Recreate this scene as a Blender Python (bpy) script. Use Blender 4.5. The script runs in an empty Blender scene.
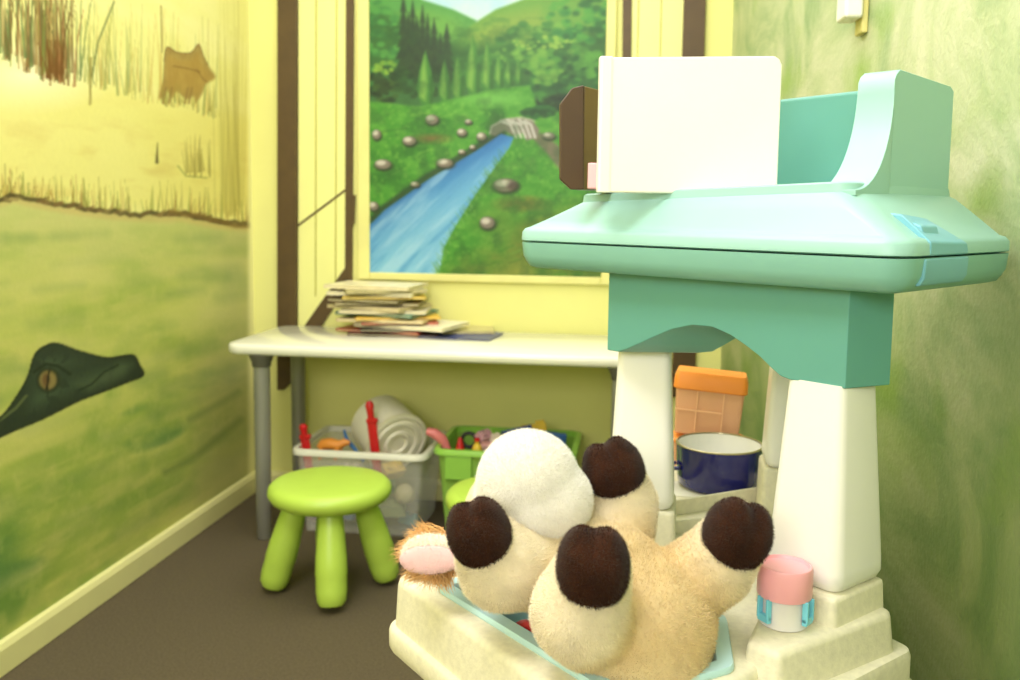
import bpy, bmesh, random
import numpy as np
from math import *
from mathutils import Vector, Matrix, noise

random.seed(7); RNG = np.random.default_rng(7)
SC = bpy.context.scene
COL = SC.collection

# ------------------------------------------------------------------ camera model
H = 1.08; FPX = 900.0
YAW = radians(8.0); PITCH = radians(5.5); ROLL = 0.012
CX = 510.0; CY = 213 + FPX * tan(PITCH)
_f0 = np.array([-sin(YAW), cos(YAW), 0]); _r0 = np.array([cos(YAW), sin(YAW), 0]); _u0 = np.array([0, 0, 1.0])
FW = _f0 * cos(PITCH) - _u0 * sin(PITCH)
_u = _u0 * cos(PITCH) + _f0 * sin(PITCH)
RT = _r0 * cos(ROLL) + _u * sin(ROLL)
UP = _u * cos(ROLL) - _r0 * sin(ROLL)
CAM = np.array([0, 0, H])

def ray(px, py): return FW + RT * (px - CX) / FPX - UP * (py - CY) / FPX
def V(a): return Vector((float(a[0]), float(a[1]), float(a[2])))
def Zp(px, py, z): d = ray(px, py); return V(CAM + d * (z - H) / d[2])     # point of the photo on a level plane
def Yp(px, py, y): d = ray(px, py); return V(CAM + d * y / d[1])           # ... on a plane parallel to the back wall
def Dp(px, py, t): return V(CAM + ray(px, py) * t)                         # ... at a distance
def Pp(px, py, a, b):                                                      # ... on the upright plane through a and b
    d = ray(px, py); n = np.array([-(b[1] - a[1]), b[0] - a[0], 0.0])
    t = (np.array([a[0], a[1], 0]) - CAM) @ n / (d @ n); return V(CAM + d * t)
def proj_np(P):
    v = P - CAM; w = v @ FW
    return CX + FPX * (v @ RT) / w, CY - FPX * (v @ UP) / w

cam = bpy.data.cameras.new('camera'); camo = bpy.data.objects.new('camera', cam); COL.objects.link(camo)
cam.sensor_width = 36; cam.lens = FPX / 1020 * 36; cam.shift_y = (CY - 340) / 1020
M3 = Matrix((RT, UP, -FW)).transposed(); camo.matrix_world = Matrix.Translation(V(CAM)) @ M3.to_4x4()
cam.dof.use_dof = True; cam.dof.focus_distance = 0.98; cam.dof.aperture_fstop = 6.5
cam.clip_start = 0.02
SC.camera = camo

# ------------------------------------------------------------------ materials
def lin(c):
    out = []
    for v in c[:3]:
        v = v / 255.0
        out.append(v / 12.92 if v <= 0.04045 else ((v + 0.055) / 1.055) ** 2.4)
    return tuple(out)
MATS = {}
def mat(name, rgb, rough=0.5, bump=0.0, bscale=60, var=0.06, vscale=8, spec=0.5, metal=0.0, alpha=1.0, sheen=0.0, trans=0.0, stretch=None, coat=0.0):
    if name in MATS: return MATS[name]
    m = bpy.data.materials.new(name); m.use_nodes = True
    nt = m.node_tree; N = nt.nodes; L = nt.links; b = N['Principled BSDF']
    c = lin(rgb)
    tc = N.new('ShaderNodeTexCoord'); nz = N.new('ShaderNodeTexNoise'); nz.inputs['Scale'].default_value = vscale; nz.inputs['Detail'].default_value = 4
    src = tc.outputs['Object']
    if stretch:
        mp = N.new('ShaderNodeMapping'); mp.inputs['Scale'].default_value = stretch; L.new(src, mp.inputs['Vector']); src = mp.outputs['Vector']
    L.new(src, nz.inputs['Vector'])
    rp = N.new('ShaderNodeValToRGB'); L.new(nz.outputs['Fac'], rp.inputs['Fac'])
    rp.color_ramp.elements[0].position = 0.3; rp.color_ramp.elements[1].position = 0.7
    rp.color_ramp.elements[0].color = (*[v * (1 - var) for v in c], 1); rp.color_ramp.elements[1].color = (*[min(1, v * (1 + var)) for v in c], 1)
    L.new(rp.outputs['Color'], b.inputs['Base Color'])
    b.inputs['Roughness'].default_value = rough; b.inputs['Metallic'].default_value = metal
    b.inputs['Specular IOR Level'].default_value = spec; b.inputs['Alpha'].default_value = alpha
    b.inputs['Sheen Weight'].default_value = sheen; b.inputs['Transmission Weight'].default_value = trans
    b.inputs['Coat Weight'].default_value = coat
    if bump > 0:
        n2 = N.new('ShaderNodeTexNoise'); n2.inputs['Scale'].default_value = bscale; n2.inputs['Detail'].default_value = 5
        L.new(src, n2.inputs['Vector'])
        bp = N.new('ShaderNodeBump'); bp.inputs['Strength'].default_value = bump; bp.inputs['Distance'].default_value = 0.01
        L.new(n2.outputs['Fac'], bp.inputs['Height']); L.new(bp.outputs['Normal'], b.inputs['Normal'])
    MATS[name] = m; return m

def mat_attr(name, rough=0.6, bump=0.1, bscale=80, var=0.05, sheen=0.0, spec=0.3):
    """painted surface: colour comes from a colour attribute of the mesh, broken up by noise"""
    if name in MATS: return MATS[name]
    m = bpy.data.materials.new(name); m.use_nodes = True
    nt = m.node_tree; N = nt.nodes; L = nt.links; b = N['Principled BSDF']
    at = N.new('ShaderNodeVertexColor'); at.layer_name = 'paint'
    tc = N.new('ShaderNodeTexCoord'); nz = N.new('ShaderNodeTexNoise'); nz.inputs['Scale'].default_value = bscale; nz.inputs['Detail'].default_value = 4
    L.new(tc.outputs['Object'], nz.inputs['Vector'])
    mr = N.new('ShaderNodeMapRange'); mr.inputs['To Min'].default_value = 1 - var; mr.inputs['To Max'].default_value = 1 + var
    L.new(nz.outputs['Fac'], mr.inputs['Value'])
    mx = N.new('ShaderNodeVectorMath'); mx.operation = 'SCALE'
    L.new(at.outputs['Color'], mx.inputs[0]); L.new(mr.outputs['Result'], mx.inputs['Scale'])
    L.new(mx.outputs['Vector'], b.inputs['Base Color'])
    b.inputs['Roughness'].default_value = rough; b.inputs['Specular IOR Level'].default_value = spec; b.inputs['Sheen Weight'].default_value = sheen
    if bump > 0:
        bp = N.new('ShaderNodeBump'); bp.inputs['Strength'].default_value = bump; bp.inputs['Distance'].default_value = 0.005
        L.new(nz.outputs['Fac'], bp.inputs['Height']); L.new(bp.outputs['Normal'], b.inputs['Normal'])
    MATS[name] = m; return m

# ------------------------------------------------------------------ objects
def empty(name, loc, label, cat, group=None):
    o = bpy.data.objects.new(name, None); COL.objects.link(o); o.location = loc; o.empty_display_size = 0.05
    o['label'] = label; o['category'] = cat
    if group: o['group'] = group
    return o
def tag(o, label, cat, group=None):
    o['label'] = label; o['category'] = cat
    if group: o['group'] = group
    return o
def root_loc(p):
    l = Vector((0, 0, 0))
    while p is not None: l = l + p.location; p = p.parent
    return l
def obj(name, bm, m, parent=None, smooth=True, bevel=0.0, seg=2, kind=None, label=None, origin=None, angle=40):
    """links a bmesh given in world coordinates as ONE mesh object, under its thing if it is a part"""
    bmesh.ops.recalc_face_normals(bm, faces=bm.faces)
    base = root_loc(parent) if parent else (Vector(origin) if origin is not None else Vector((0, 0, 0)))
    bmesh.ops.translate(bm, verts=bm.verts, vec=-base)
    me = bpy.data.meshes.new(name); bm.to_mesh(me); bm.free()
    o = bpy.data.objects.new(name, me); COL.objects.link(o)
    if parent: o.parent = parent
    else: o.location = base
    if m: me.materials.append(m)
    if smooth:
        for p in me.polygons: p.use_smooth = True
        me.set_sharp_from_angle(angle=radians(angle))
    if bevel:
        md = o.modifiers.new('bevel', 'BEVEL'); md.width = bevel; md.segments = seg; md.limit_method = 'ANGLE'; md.angle_limit = radians(35)
        if smooth: md.harden_normals = True
    if kind: o['kind'] = kind
    if label: o['label'] = label
    return o
def NB(): return bmesh.new()
def box(bm, lo, hi, rot=None, piv=None):
    vs = [bm.verts.new((x, y, z)) for x in (lo[0], hi[0]) for y in (lo[1], hi[1]) for z in (lo[2], hi[2])]
    for f in ((0, 1, 3, 2), (4, 6, 7, 5), (0, 4, 5, 1), (2, 3, 7, 6), (0, 2, 6, 4), (1, 5, 7, 3)): bm.faces.new([vs[i] for i in f])
    if rot is not None: bmesh.ops.rotate(bm, verts=vs, cent=piv if piv is not None else ((Vector(lo) + Vector(hi)) / 2), matrix=rot)
    return vs
def rounded(pts, r, n=5):
    """plan polygon with rounded corners (r one value or one per corner)"""
    pts = [Vector((p[0], p[1])) for p in pts]; out = []; k = len(pts)
    for i in range(k):
        p0, p1, p2 = pts[i - 1], pts[i], pts[(i + 1) % k]
        ri = r[i] if isinstance(r, (list, tuple)) else r
        u = (p0 - p1); w = (p2 - p1); lu, lw = u.length, w.length; u /= lu; w /= lw
        ang = acos(max(-1, min(1, u.dot(w)))); t = min(ri / tan(ang / 2), lu * .48, lw * .48); rr = t * tan(ang / 2)
        a = p1 + u * t; b = p1 + w * t; c = p1 + (u + w).normalized() * (rr / sin(ang / 2))
        va, vb = a - c, b - c; sw = va.angle_signed(vb) if va.length > 1e-9 and vb.length > 1e-9 else 0
        for j in range(n + 1):
            th = -sw * j / n; cs, sn = cos(th), sin(th)
            out.append(Vector((c.x + va.x * cs - va.y * sn, c.y + va.x * sn + va.y * cs)))
    return out
def area2(o): return sum(o[i - 1].x * o[i].y - o[i].x * o[i - 1].y for i in range(len(o)))
def offset(o, d):
    """moves an outline outwards by d"""
    s = 1 if area2(o) > 0 else -1; k = len(o); res = []
    for i in range(k):
        e = (o[(i + 1) % k] - o[i - 1]);
        if e.length < 1e-9: res.append(o[i].copy()); continue
        e.normalize(); res.append(o[i] + Vector((e.y, -e.x)) * d * s)
    return res
def loft(bm, rings, cap0=True, cap1=True, closed=True):
    R = [[bm.verts.new(p) for p in r] for r in rings]; k = len(R[0])
    for a, b in zip(R, R[1:]):
        for i in range(k if closed else k - 1):
            j = (i + 1) % k; bm.faces.new((a[i], a[j], b[j], b[i]))
    if cap0: bm.faces.new(R[0][::-1])
    if cap1: bm.faces.new(R[-1])
    return R
def ring(o, z): return [Vector((p.x, p.y, z)) for p in o]
def slab(bm, pts, r, levels, n=5, **k):
    o = rounded(pts, r, n); return loft(bm, [ring(offset(o, d) if d else o, z) for d, z in levels], **k)
def lathe(bm, c, prof, n=32, axis=None, cap0=True, cap1=True):
    """prof: (radius, height) pairs round c, along axis"""
    c = Vector(c); q = Vector((0, 0, 1)).rotation_difference(Vector(axis).normalized()) if axis is not None else None
    rings = []
    for r, h in prof:
        rg = []
        for i in range(n):
            p = Vector((r * cos(2 * pi * i / n), r * sin(2 * pi * i / n), h))
            rg.append(c + (q @ p if q else p))
        rings.append(rg)
    return loft(bm, rings, cap0, cap1)
def tube(bm, pts, rad, n=10):
    pts = [Vector(p) for p in pts]; rings = []
    for i, p in enumerate(pts):
        t = (pts[min(i + 1, len(pts) - 1)] - pts[max(i - 1, 0)]).normalized()
        a = t.cross(Vector((0, 0, 1)));
        if a.length < 1e-3: a = t.cross(Vector((0, 1, 0)))
        a.normalize(); b = t.cross(a); r = rad[i] if isinstance(rad, (list, tuple)) else rad
        rings.append([p + (a * cos(2 * pi * k / n) + b * sin(2 * pi * k / n)) * r for k in range(n)])
    return loft(bm, rings)
def ball(bm, c, r, sub=3, scale=(1, 1, 1), rot=None):
    g = bmesh.ops.create_icosphere(bm, subdivisions=sub, radius=1.0)
    Mx = Matrix.Translation(Vector(c)) @ (rot.to_4x4() if rot else Matrix()) @ Matrix.Diagonal((r * scale[0], r * scale[1], r * scale[2], 1))
    bmesh.ops.transform(bm, verts=g['verts'], matrix=Mx); return g['verts']
def frame3(d):
    """rotation whose Z runs along d"""
    return Vector((0, 0, 1)).rotation_difference(Vector(d).normalized()).to_matrix()

# ------------------------------------------------------------------ painting on wall surfaces
class Canvas:
    def __init__(s, x, y): s.x = x; s.y = y; s.c = np.zeros(x.shape + (3,))
    def mix(s, a, col):
        a = np.clip(a, 0, 1)[..., None]; s.c = s.c * (1 - a) + np.array(col, float) * a
    def seg(s, ax, ay, bx, by):
        dx, dy = bx - ax, by - ay; L2 = dx * dx + dy * dy + 1e-9
        t = np.clip(((s.x - ax) * dx + (s.y - ay) * dy) / L2, 0, 1)
        return np.hypot(s.x - ax - t * dx, s.y - ay - t * dy), t
    def poly(s, pts, col, soft=1.0, alpha=1.0, mod=None):
        ins = np.zeros(s.x.shape, bool); d = np.full(s.x.shape, 1e9)
        for (ax, ay), (bx, by) in zip(pts, pts[1:] + pts[:1]):
            d = np.minimum(d, s.seg(ax, ay, bx, by)[0])
            if ay != by: ins ^= ((s.y < ay) != (s.y < by)) & (s.x < (bx - ax) * (s.y - ay) / (by - ay) + ax)
        sd = np.where(ins, d, -d); a = np.clip(sd / soft + .5, 0, 1) * alpha
        if mod is not None: a = a * mod
        s.mix(a, col); return sd
    def stroke(s, pts, w, col, alpha=1.0, soft=0.8, taper=False):
        x0 = min(p[0] for p in pts) - 6; x1 = max(p[0] for p in pts) + 6; y0 = min(p[1] for p in pts) - 6; y1 = max(p[1] for p in pts) + 6
        a = np.zeros(s.x.shape); n = len(pts) - 1
        for i, ((ax, ay), (bx, by)) in enumerate(zip(pts, pts[1:])):
            d, t = s.seg(ax, ay, bx, by)
            ww = w * (1 - .8 * (i + t) / n) if taper else w
            a = np.maximum(a, np.clip((ww / 2 - d) / soft + .5, 0, 1))
        s.mix(a * alpha, col)
    def blob(s, cx, cy, rx, ry, col, soft=.4, alpha=1.0, mod=None):
        d = np.hypot((s.x - cx) / rx, (s.y - cy) / ry); a = np.clip((1 - d) / soft, 0, 1) * alpha
        if mod is not None: a = a * mod
        s.mix(a, col)
def curvy(pts, n=5):
    out = []; k = len(pts)
    for i in range(k):
        p0, p1, p2, p3 = (np.array(pts[(i + j - 1) % k], float) for j in range(4))
        for t in np.arange(n) / n: out.append(tuple(.5 * (2 * p1 + (p2 - p0) * t + (2 * p0 - 5 * p1 + 4 * p2 - p3) * t * t + (3 * p1 - p0 - 3 * p2 + p3) * t ** 3)))
    return out
def vnoise(u, v, seed, oct=4):
    """smooth value noise over coordinate arrays"""
    r = np.random.default_rng(seed); T = r.random((64, 64)); out = 0; amp = 1; tot = 0
    for o in range(oct):
        uu = u * 2 ** o + 13.7 * o; vv = v * 2 ** o + 7.1 * o
        iu = np.floor(uu).astype(int); iv = np.floor(vv).astype(int); fu = uu - iu; fv = vv - iv
        fu = fu * fu * (3 - 2 * fu); fv = fv * fv * (3 - 2 * fv)
        g = lambda a, b: T[(iu + a) % 64, (iv + b) % 64]
        out = out + amp * ((g(0, 0) * (1 - fu) + g(1, 0) * fu) * (1 - fv) + (g(0, 1) * (1 - fu) + g(1, 1) * fu) * fv); tot += amp; amp *= .55
    return out / tot
def srgb2lin(a):
    a = np.clip(a, 0, 255) / 255; return np.where(a <= .04045, a / 12.92, ((a + .055) / 1.055) ** 2.4)
def grid_mesh(name, P, colors, m, parent=None, kind=None):
    """P [n,m,3] world points -> one mesh with colour attribute 'paint'"""
    n, k = P.shape[:2]; base = root_loc(parent) if parent else Vector((0, 0, 0))
    co = (P - np.array(base)).reshape(-1, 3)
    i = np.arange(n * k).reshape(n, k)
    f = np.stack([i[:-1, :-1], i[1:, :-1], i[1:, 1:], i[:-1, 1:]], -1).reshape(-1, 4)
    me = bpy.data.meshes.new(name); me.vertices.add(len(co)); me.vertices.foreach_set('co', co.ravel())
    me.loops.add(f.size); me.loops.foreach_set('vertex_index', f.ravel().astype(np.int32))
    me.polygons.add(len(f)); me.polygons.foreach_set('loop_start', np.arange(0, f.size, 4, dtype=np.int32))
    me.update(calc_edges=True); me.validate()
    at = me.color_attributes.new('paint', 'FLOAT_COLOR', 'POINT')
    c4 = np.ones((n * k, 4)); c4[:, :3] = srgb2lin(colors.reshape(-1, 3)); at.data.foreach_set('color', c4.ravel())
    me.materials.append(m); o = bpy.data.objects.new(name, me); COL.objects.link(o)
    if parent: o.parent = parent
    if kind: o['kind'] = kind
    return o

# ================================================================== THE ROOM
XL = -1.443; c0 = Zp(257, 489, 0); YB = c0.y; TOPZ = 2.5
XC = float(Yp(722, 330, YB).x)                       # right-hand corner of the back wall
CREAM = (238, 238, 150)

bm = NB(); box(bm, (XL - .1, -1.6, -.1), (3.2, YB + .1, 0))
m_floor = mat('carpet', (100, 90, 70), rough=.95, bump=.5, bscale=420, var=.16, vscale=160, spec=.1)
obj('floor', bm, m_floor, kind='structure', smooth=False)
bm = NB(); box(bm, (XL - .1, -1.6, TOPZ), (3.2, YB + .1, TOPZ + .1))
obj('ceiling', bm, mat('ceiling paint', (244, 243, 232), rough=.9), kind='structure', smooth=False)

# back wall
bm = NB(); box(bm, (XL - .1, YB, 0), (XC + .05, YB + .1, TOPZ))
m_wall = mat('yellow wall paint', (233, 232, 146), rough=.55, bump=.05, bscale=90, var=.03, vscale=3, spec=.35)
obj('wall_back', bm, m_wall, kind='structure', smooth=False)
bm = NB(); box(bm, (XL - .1, -1.7, 0), (3.2, -1.6, TOPZ))
obj('wall_front', bm, m_wall, kind='structure', smooth=False)

# right wall: runs from the back corner past the play station, sponge-painted green
wd = Vector((.066, -1, 0)).normalized(); wn = Vector((wd.y, -wd.x, 0))
A = Vector((XC, YB, 0)); B = A + wd * 4.9
def mat_rightwall():
    m = bpy.data.materials.new('sponged green wall paint'); m.use_nodes = True
    nt = m.node_tree; N = nt.nodes; L = nt.links; b = N['Principled BSDF']
    tc = N.new('ShaderNodeTexCoord')
    mp = N.new('ShaderNodeMapping'); mp.inputs['Scale'].default_value = (1.6, 1.0, 1.3); mp.inputs['Rotation'].default_value = (.75, 0, 0); L.new(tc.outputs['Object'], mp.inputs['Vector'])
    n1 = N.new('ShaderNodeTexNoise'); n1.inputs['Scale'].default_value = 2.6; n1.inputs['Detail'].default_value = 9; n1.inputs['Roughness'].default_value = .62; n1.inputs['Distortion'].default_value = 1.1; L.new(mp.outputs['Vector'], n1.inputs['Vector'])
    r1 = N.new('ShaderNodeValToRGB'); L.new(n1.outputs['Fac'], r1.inputs['Fac'])
    e = r1.color_ramp.elements; e[0].position = .35; e[0].color = (*lin((140, 168, 118)), 1); e[1].position = .66; e[1].color = (*lin((212, 213, 182)), 1)
    x = r1.color_ramp.elements.new(.5); x.color = (*lin((182, 194, 150)), 1)
    n2 = N.new('ShaderNodeTexNoise'); n2.inputs['Scale'].default_value = 3.5; n2.inputs['Detail'].default_value = 5; L.new(mp.outputs['Vector'], n2.inputs['Vector'])
    r2 = N.new('ShaderNodeValToRGB'); L.new(n2.outputs['Fac'], r2.inputs['Fac']); r2.color_ramp.elements[0].position = .56; r2.color_ramp.elements[1].position = .78
    mx = N.new('ShaderNodeMixRGB'); L.new(r2.outputs['Color'], mx.inputs['Fac']); L.new(r1.outputs['Color'], mx.inputs['Color1']); mx.inputs['Color2'].default_value = (*lin((146, 178, 88)), 1)
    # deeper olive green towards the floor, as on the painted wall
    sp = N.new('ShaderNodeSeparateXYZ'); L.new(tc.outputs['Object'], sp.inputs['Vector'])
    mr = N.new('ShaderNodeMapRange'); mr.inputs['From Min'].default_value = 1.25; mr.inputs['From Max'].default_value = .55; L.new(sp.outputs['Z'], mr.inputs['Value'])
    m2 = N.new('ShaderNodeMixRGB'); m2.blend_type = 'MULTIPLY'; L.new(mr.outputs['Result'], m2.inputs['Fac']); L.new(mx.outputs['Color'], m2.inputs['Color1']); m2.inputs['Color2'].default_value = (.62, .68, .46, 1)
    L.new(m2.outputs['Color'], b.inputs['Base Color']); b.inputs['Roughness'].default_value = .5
    n3 = N.new('ShaderNodeTexNoise'); n3.inputs['Scale'].default_value = 110; L.new(tc.outputs['Object'], n3.inputs['Vector'])
    bp = N.new('ShaderNodeBump'); bp.inputs['Strength'].default_value = .3; bp.inputs['Distance'].default_value = .004; L.new(n3.outputs['Fac'], bp.inputs['Height']); L.new(bp.outputs['Normal'], b.inputs['Normal'])
    return m
bm = NB(); loft(bm, [[A, B, B - wn * .1, A - wn * .1], [p + Vector((0, 0, TOPZ)) for p in (A, B, B - wn * .1, A - wn * .1)]])
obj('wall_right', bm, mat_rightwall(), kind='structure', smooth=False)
# narrow yellow margin painted beside the corner is part of the back wall itself

# left wall with the painted river bank
def dense(lo, hi, step, a, b): return np.concatenate([[a], np.arange(lo, hi, step), [hi, b]]) if b > hi else np.concatenate([[a], np.arange(lo, hi, step), [hi]])
ys = dense(1.2, YB, .0055, -1.6, YB); zs = dense(0.02, 1.75, .0032, 0, TOPZ)
YY, ZZ = np.meshgrid(ys, zs, indexing='ij'); PW = np.stack([np.full(YY.shape, XL), YY, ZZ], -1)
yc = np.clip(YY, 1.2, YB); zc = np.clip(ZZ, 0, 1.75)
px, py = proj_np(np.stack([np.full(YY.shape, XL), yc, zc], -1))
cv = Canvas(px, py)
n1 = vnoise(yc * 3, zc * 3, 1); n2 = vnoise(yc * 2.2 + zc * 1.5, zc * 11, 2); n3 = vnoise(yc * 5, zc * 26, 3); n4 = vnoise(yc * 30, zc * 30, 4)
cv.c[:] = (235, 231, 158); cv.mix(n1 * .8, (228, 221, 130)); cv.mix((n2 - .45) * 1.4, (246, 240, 180))
# sandy rise below the reeds
cv.poly([(-80, 40), (0, 50), (40, 66), (90, 82), (150, 98), (215, 114), (260, 120), (260, 214), (-80, 200)], (234, 225, 134), soft=14, alpha=.75)
cv.mix(np.clip((n3 - .5) * 2, 0, 1) * np.clip((py - 90) / 60, 0, 1) * (py < 215) * .9, (214, 192, 110))
cv.mix(np.clip((px - 120) / 130, 0, 1) * np.clip((py - 60) / 80, 0, 1) * (.2 + .5 * n1), (216, 200, 104))
cv.mix(np.clip(1 - np.hypot((px - 30) / 90, (py - 75) / 40), 0, 1) * .9, (250, 246, 206))
R = random.Random(3)
def base_y(x): return float(np.interp(x, [-60, 0, 40, 90, 150, 215, 250], [44, 52, 68, 82, 98, 113, 116]))
cols = [(128, 92, 48), (104, 84, 40), (150, 96, 58), (128, 138, 62), (92, 70, 34), (166, 132, 76), (96, 116, 64)]
for k in range(150):
    x = R.gauss(44, 19) if k < 115 else R.uniform(-50, 12); b = base_y(x) + R.uniform(-8, 10); lean = R.gauss(0, 7)
    cv.stroke([(x, b), (x + lean * .3, b - 45), (x + lean, b - R.uniform(70, 140))], R.uniform(1.2, 3.0), R.choice(cols), alpha=R.uniform(.4, .85), taper=True)
for k in range(26):
    x = R.gauss(53, 6); cv.stroke([(x, 82 + R.uniform(-12, 3)), (x + R.gauss(0, 4), 40)], 2.2, (112, 72, 30), alpha=.6, taper=True)
for k in range(120):
    x = R.uniform(76, 222); b = base_y(x) + R.uniform(-6, 6); lean = R.gauss(0, 4)
    cv.stroke([(x, b), (x + lean, b - R.uniform(20, 95))], R.uniform(.9, 2.0), R.choice([(150, 150, 70), (184, 172, 84), (128, 140, 80), (196, 160, 80)]), alpha=R.uniform(.25, .6), taper=True)
cv.stroke([(92, 76), (98, 42), (114, 2)], 2, (110, 120, 70), .8)
cv.stroke([(91, 58), (90, 104)], 2.4, (140, 124, 56), .7)
for k in range(40):     # tall grass near the corner
    x = R.gauss(231, 7); cv.stroke([(x, 216 + R.uniform(-12, 2)), (x + R.gauss(-2, 4), R.uniform(-10, 120))], R.uniform(1.2, 3), R.choice([(190, 180, 92), (160, 146, 66), (206, 196, 110)]), alpha=.4, taper=True)
cv.stroke([(162, 52), (161, 6)], 1.4, (120, 100, 50), .7)
boar = [(470, 285), (482, 240), (486, 180), (495, 140), (522, 155), (560, 158), (575, 146), (588, 132), (600, 165), (614, 192), (637, 228), (610, 246), (596, 280), (578, 305), (574, 285), (550, 292), (520, 270), (508, 292), (492, 264), (480, 290)]
boar = curvy([(x / 2.957, y / 2.957) for x, y in boar], 3)
cv.poly(boar, (150, 120, 62), soft=2.5, alpha=.85, mod=.65 + .6 * n4)
cv.poly([(x * .93 + 13, y * .8 + 17) for x, y in boar], (176, 140, 66), soft=5, alpha=.6)
for i in range(6, 27): cv.stroke([boar[i], boar[i + 1]], 1.2, (112, 80, 40), .8)
for x in (166, 172, 188, 192): cv.stroke([(x, 88), (x - 2, 97), (x - 3, 103)], 2.6, (140, 110, 58), .7)
cv.stroke([(173, 66), (190, 69), (200, 72)], 1.3, (120, 86, 40), .7); cv.stroke([(197, 70), (203, 79), (207, 82)], 1.3, (120, 86, 40), .6)
for k in range(26):
    x = R.uniform(160, 220); cv.stroke([(x, base_y(x) + R.uniform(-4, 5)), (x + R.gauss(0, 2), base_y(x) - R.uniform(8, 22))], 1.3, (146, 136, 60), .55, taper=True)
for k in range(22):
    x = R.gauss(195, 7); cv.stroke([(x, 176 + R.uniform(-6, 2)), (x + R.gauss(0, 3), R.uniform(132, 156))], 1.8, R.choice([(140, 130, 60), (170, 156, 80)]), .6, taper=True)
cv.stroke([(178, 166), (186, 176), (207, 178)], 1.6, (130, 134, 64), .6); cv.stroke([(157, 162), (157, 155), (157.5, 143)], 3.6, (92, 84, 40), .9, taper=True)
# bank and its fringe of grass
bank = [(-90, 204), (-30, 201), (0, 198), (14, 194), (34, 199), (68, 205), (112, 211), (145, 213), (183, 213), (216, 220), (253, 223)]
def bank_y(x): return float(np.interp(x, [p[0] for p in bank], [p[1] for p in bank]))
for k in range(210):
    x = R.uniform(-60, 252); h = R.uniform(8, 34)
    cv.stroke([(x, bank_y(x)), (x + R.gauss(0, 2.5), bank_y(x) - h)], R.uniform(1, 2.2), R.choice([(150, 140, 56), (120, 112, 46), (176, 150, 66), (130, 140, 60), (150, 104, 50)]), alpha=R.uniform(.25, .65), taper=True)
# water: broken green and yellow brush marks
W = bank + [(260, 800), (-90, 800)]
wt = Canvas(px, py); wt.c[:] = (182, 192, 92)
low = np.clip((py - 230) / 330, 0, 1)
wt.mix((n2 - .4) * 2.4, (208, 206, 118)); wt.mix(np.clip((.56 - n2) * 2.6, 0, .85) * (.35 + .65 * low), (134, 162, 72))
wt.mix(np.clip((n3 - .5) * 2.6, 0, .6), (202, 200, 110)); wt.mix(np.clip((.42 - n1) * 4, 0, .7) * low, (106, 144, 66))
wt.mix(np.clip((.44 - vnoise(yc * 2 + zc * 2.2, zc * 8, 8)) * 5, 0, .75) * np.clip((py - 300) / 150, 0, 1), (90, 134, 70))
wt.mix(np.clip((n4 - .5), 0, .3), (210, 206, 120))
wt.mix(np.clip(1 - (py - 215) / 90, 0, 1) * .5, (204, 201, 142))
wt.mix(np.clip((px - 175) / 60, 0, 1) * (.25 + .6 * n1), (188, 186, 130))
for k in range(170):
    x = R.uniform(-40, 235); y = R.uniform(235, 640); l = R.uniform(16, 60); sl = (y - 214) / (640 - x) * -.9
    if y < 672 - .7 * x: wt.stroke([(x, y), (x + l * .5, y + sl * -l * .5 * -1), (x + l, y + sl * l)], R.uniform(6, 15), R.choice([(112, 142, 76), (96, 128, 74), (204, 200, 120), (196, 196, 128), (128, 152, 82), (186, 190, 100)]), R.uniform(.06, .24), 9)
wt.stroke([(165, 472), (190, 460), (216, 440), (240, 420)], 7, (92, 118, 58), .4, soft=6); wt.stroke([(190, 420), (222, 402), (238, 392)], 6, (96, 124, 66), .4, soft=6)
ins = Canvas(px, py); ins.poly(W, (1, 1, 1), soft=2); a = ins.c
cv.c = cv.c * (1 - a) + wt.c * a
cv.stroke([(x, y + 5) for x, y in bank], 8, (204, 176, 110), .55, soft=5)
jb = [(x, bank_y(x) + 1 + R.gauss(0, 1.1)) for x in range(-60, 254, 5)]
cv.stroke(jb, 4.2, (78, 66, 34), .9, soft=2.2)
for k in range(60): x = R.uniform(-40, 250); cv.stroke([(x, bank_y(x) + 2), (x + R.uniform(4, 12), bank_y(x) + R.uniform(-3, 4))], R.uniform(1.5, 4), R.choice([(86, 70, 36), (130, 100, 56), (150, 130, 80)]), .6, 1.5)
cv.stroke([(170, 212), (200, 216), (236, 226), (252, 226)], 4, (120, 92, 44), .8, soft=3)
# crocodile head
croc = [(-60, 462), (-30, 434), (0, 418), (16, 398), (28, 377), (35, 355), (46, 346), (58, 344), (78, 351), (106, 358), (124, 356), (134, 356), (139, 365), (143, 375), (127, 382), (104, 391), (78, 401), (42, 419), (0, 437), (-60, 470)]
croc = curvy(croc, 4)
cv.poly(croc, (44, 56, 42), soft=2.2)
cv.poly([(30, 380), (44, 356), (70, 356), (110, 364), (130, 366), (112, 378), (70, 394), (30, 412)], (70, 88, 64), soft=14, alpha=.7, mod=.2 + n3 * 1.2 * (n4 > .4))
cv.poly([(78, 384), (98, 376), (120, 362), (132, 364), (124, 376), (90, 392)], (86, 102, 72), soft=10, alpha=.6)
cv.stroke([(80, 390), (92, 384), (104, 372), (118, 365)], 2, (28, 42, 26), .8); cv.stroke([(0, 420), (16, 408), (26, 396)], 3, (120, 130, 76), .6)
for i in range(len(croc) - 1): cv.stroke([croc[i], croc[i + 1]], 2.2, (26, 36, 24), .75, soft=1.5)
cv.blob(48, 380, 13, 14, (30, 40, 26), .25); cv.blob(48, 380, 10.5, 11.5, (142, 126, 74), .3); cv.blob(46, 380, 5, 9, (112, 84, 50), .5); cv.stroke([(49, 371), (47, 389)], 2.2, (30, 26, 18), 1)
cv.stroke([(34, 372), (46, 364), (58, 366), (70, 374)], 3, (28, 40, 26), .9)
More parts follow.
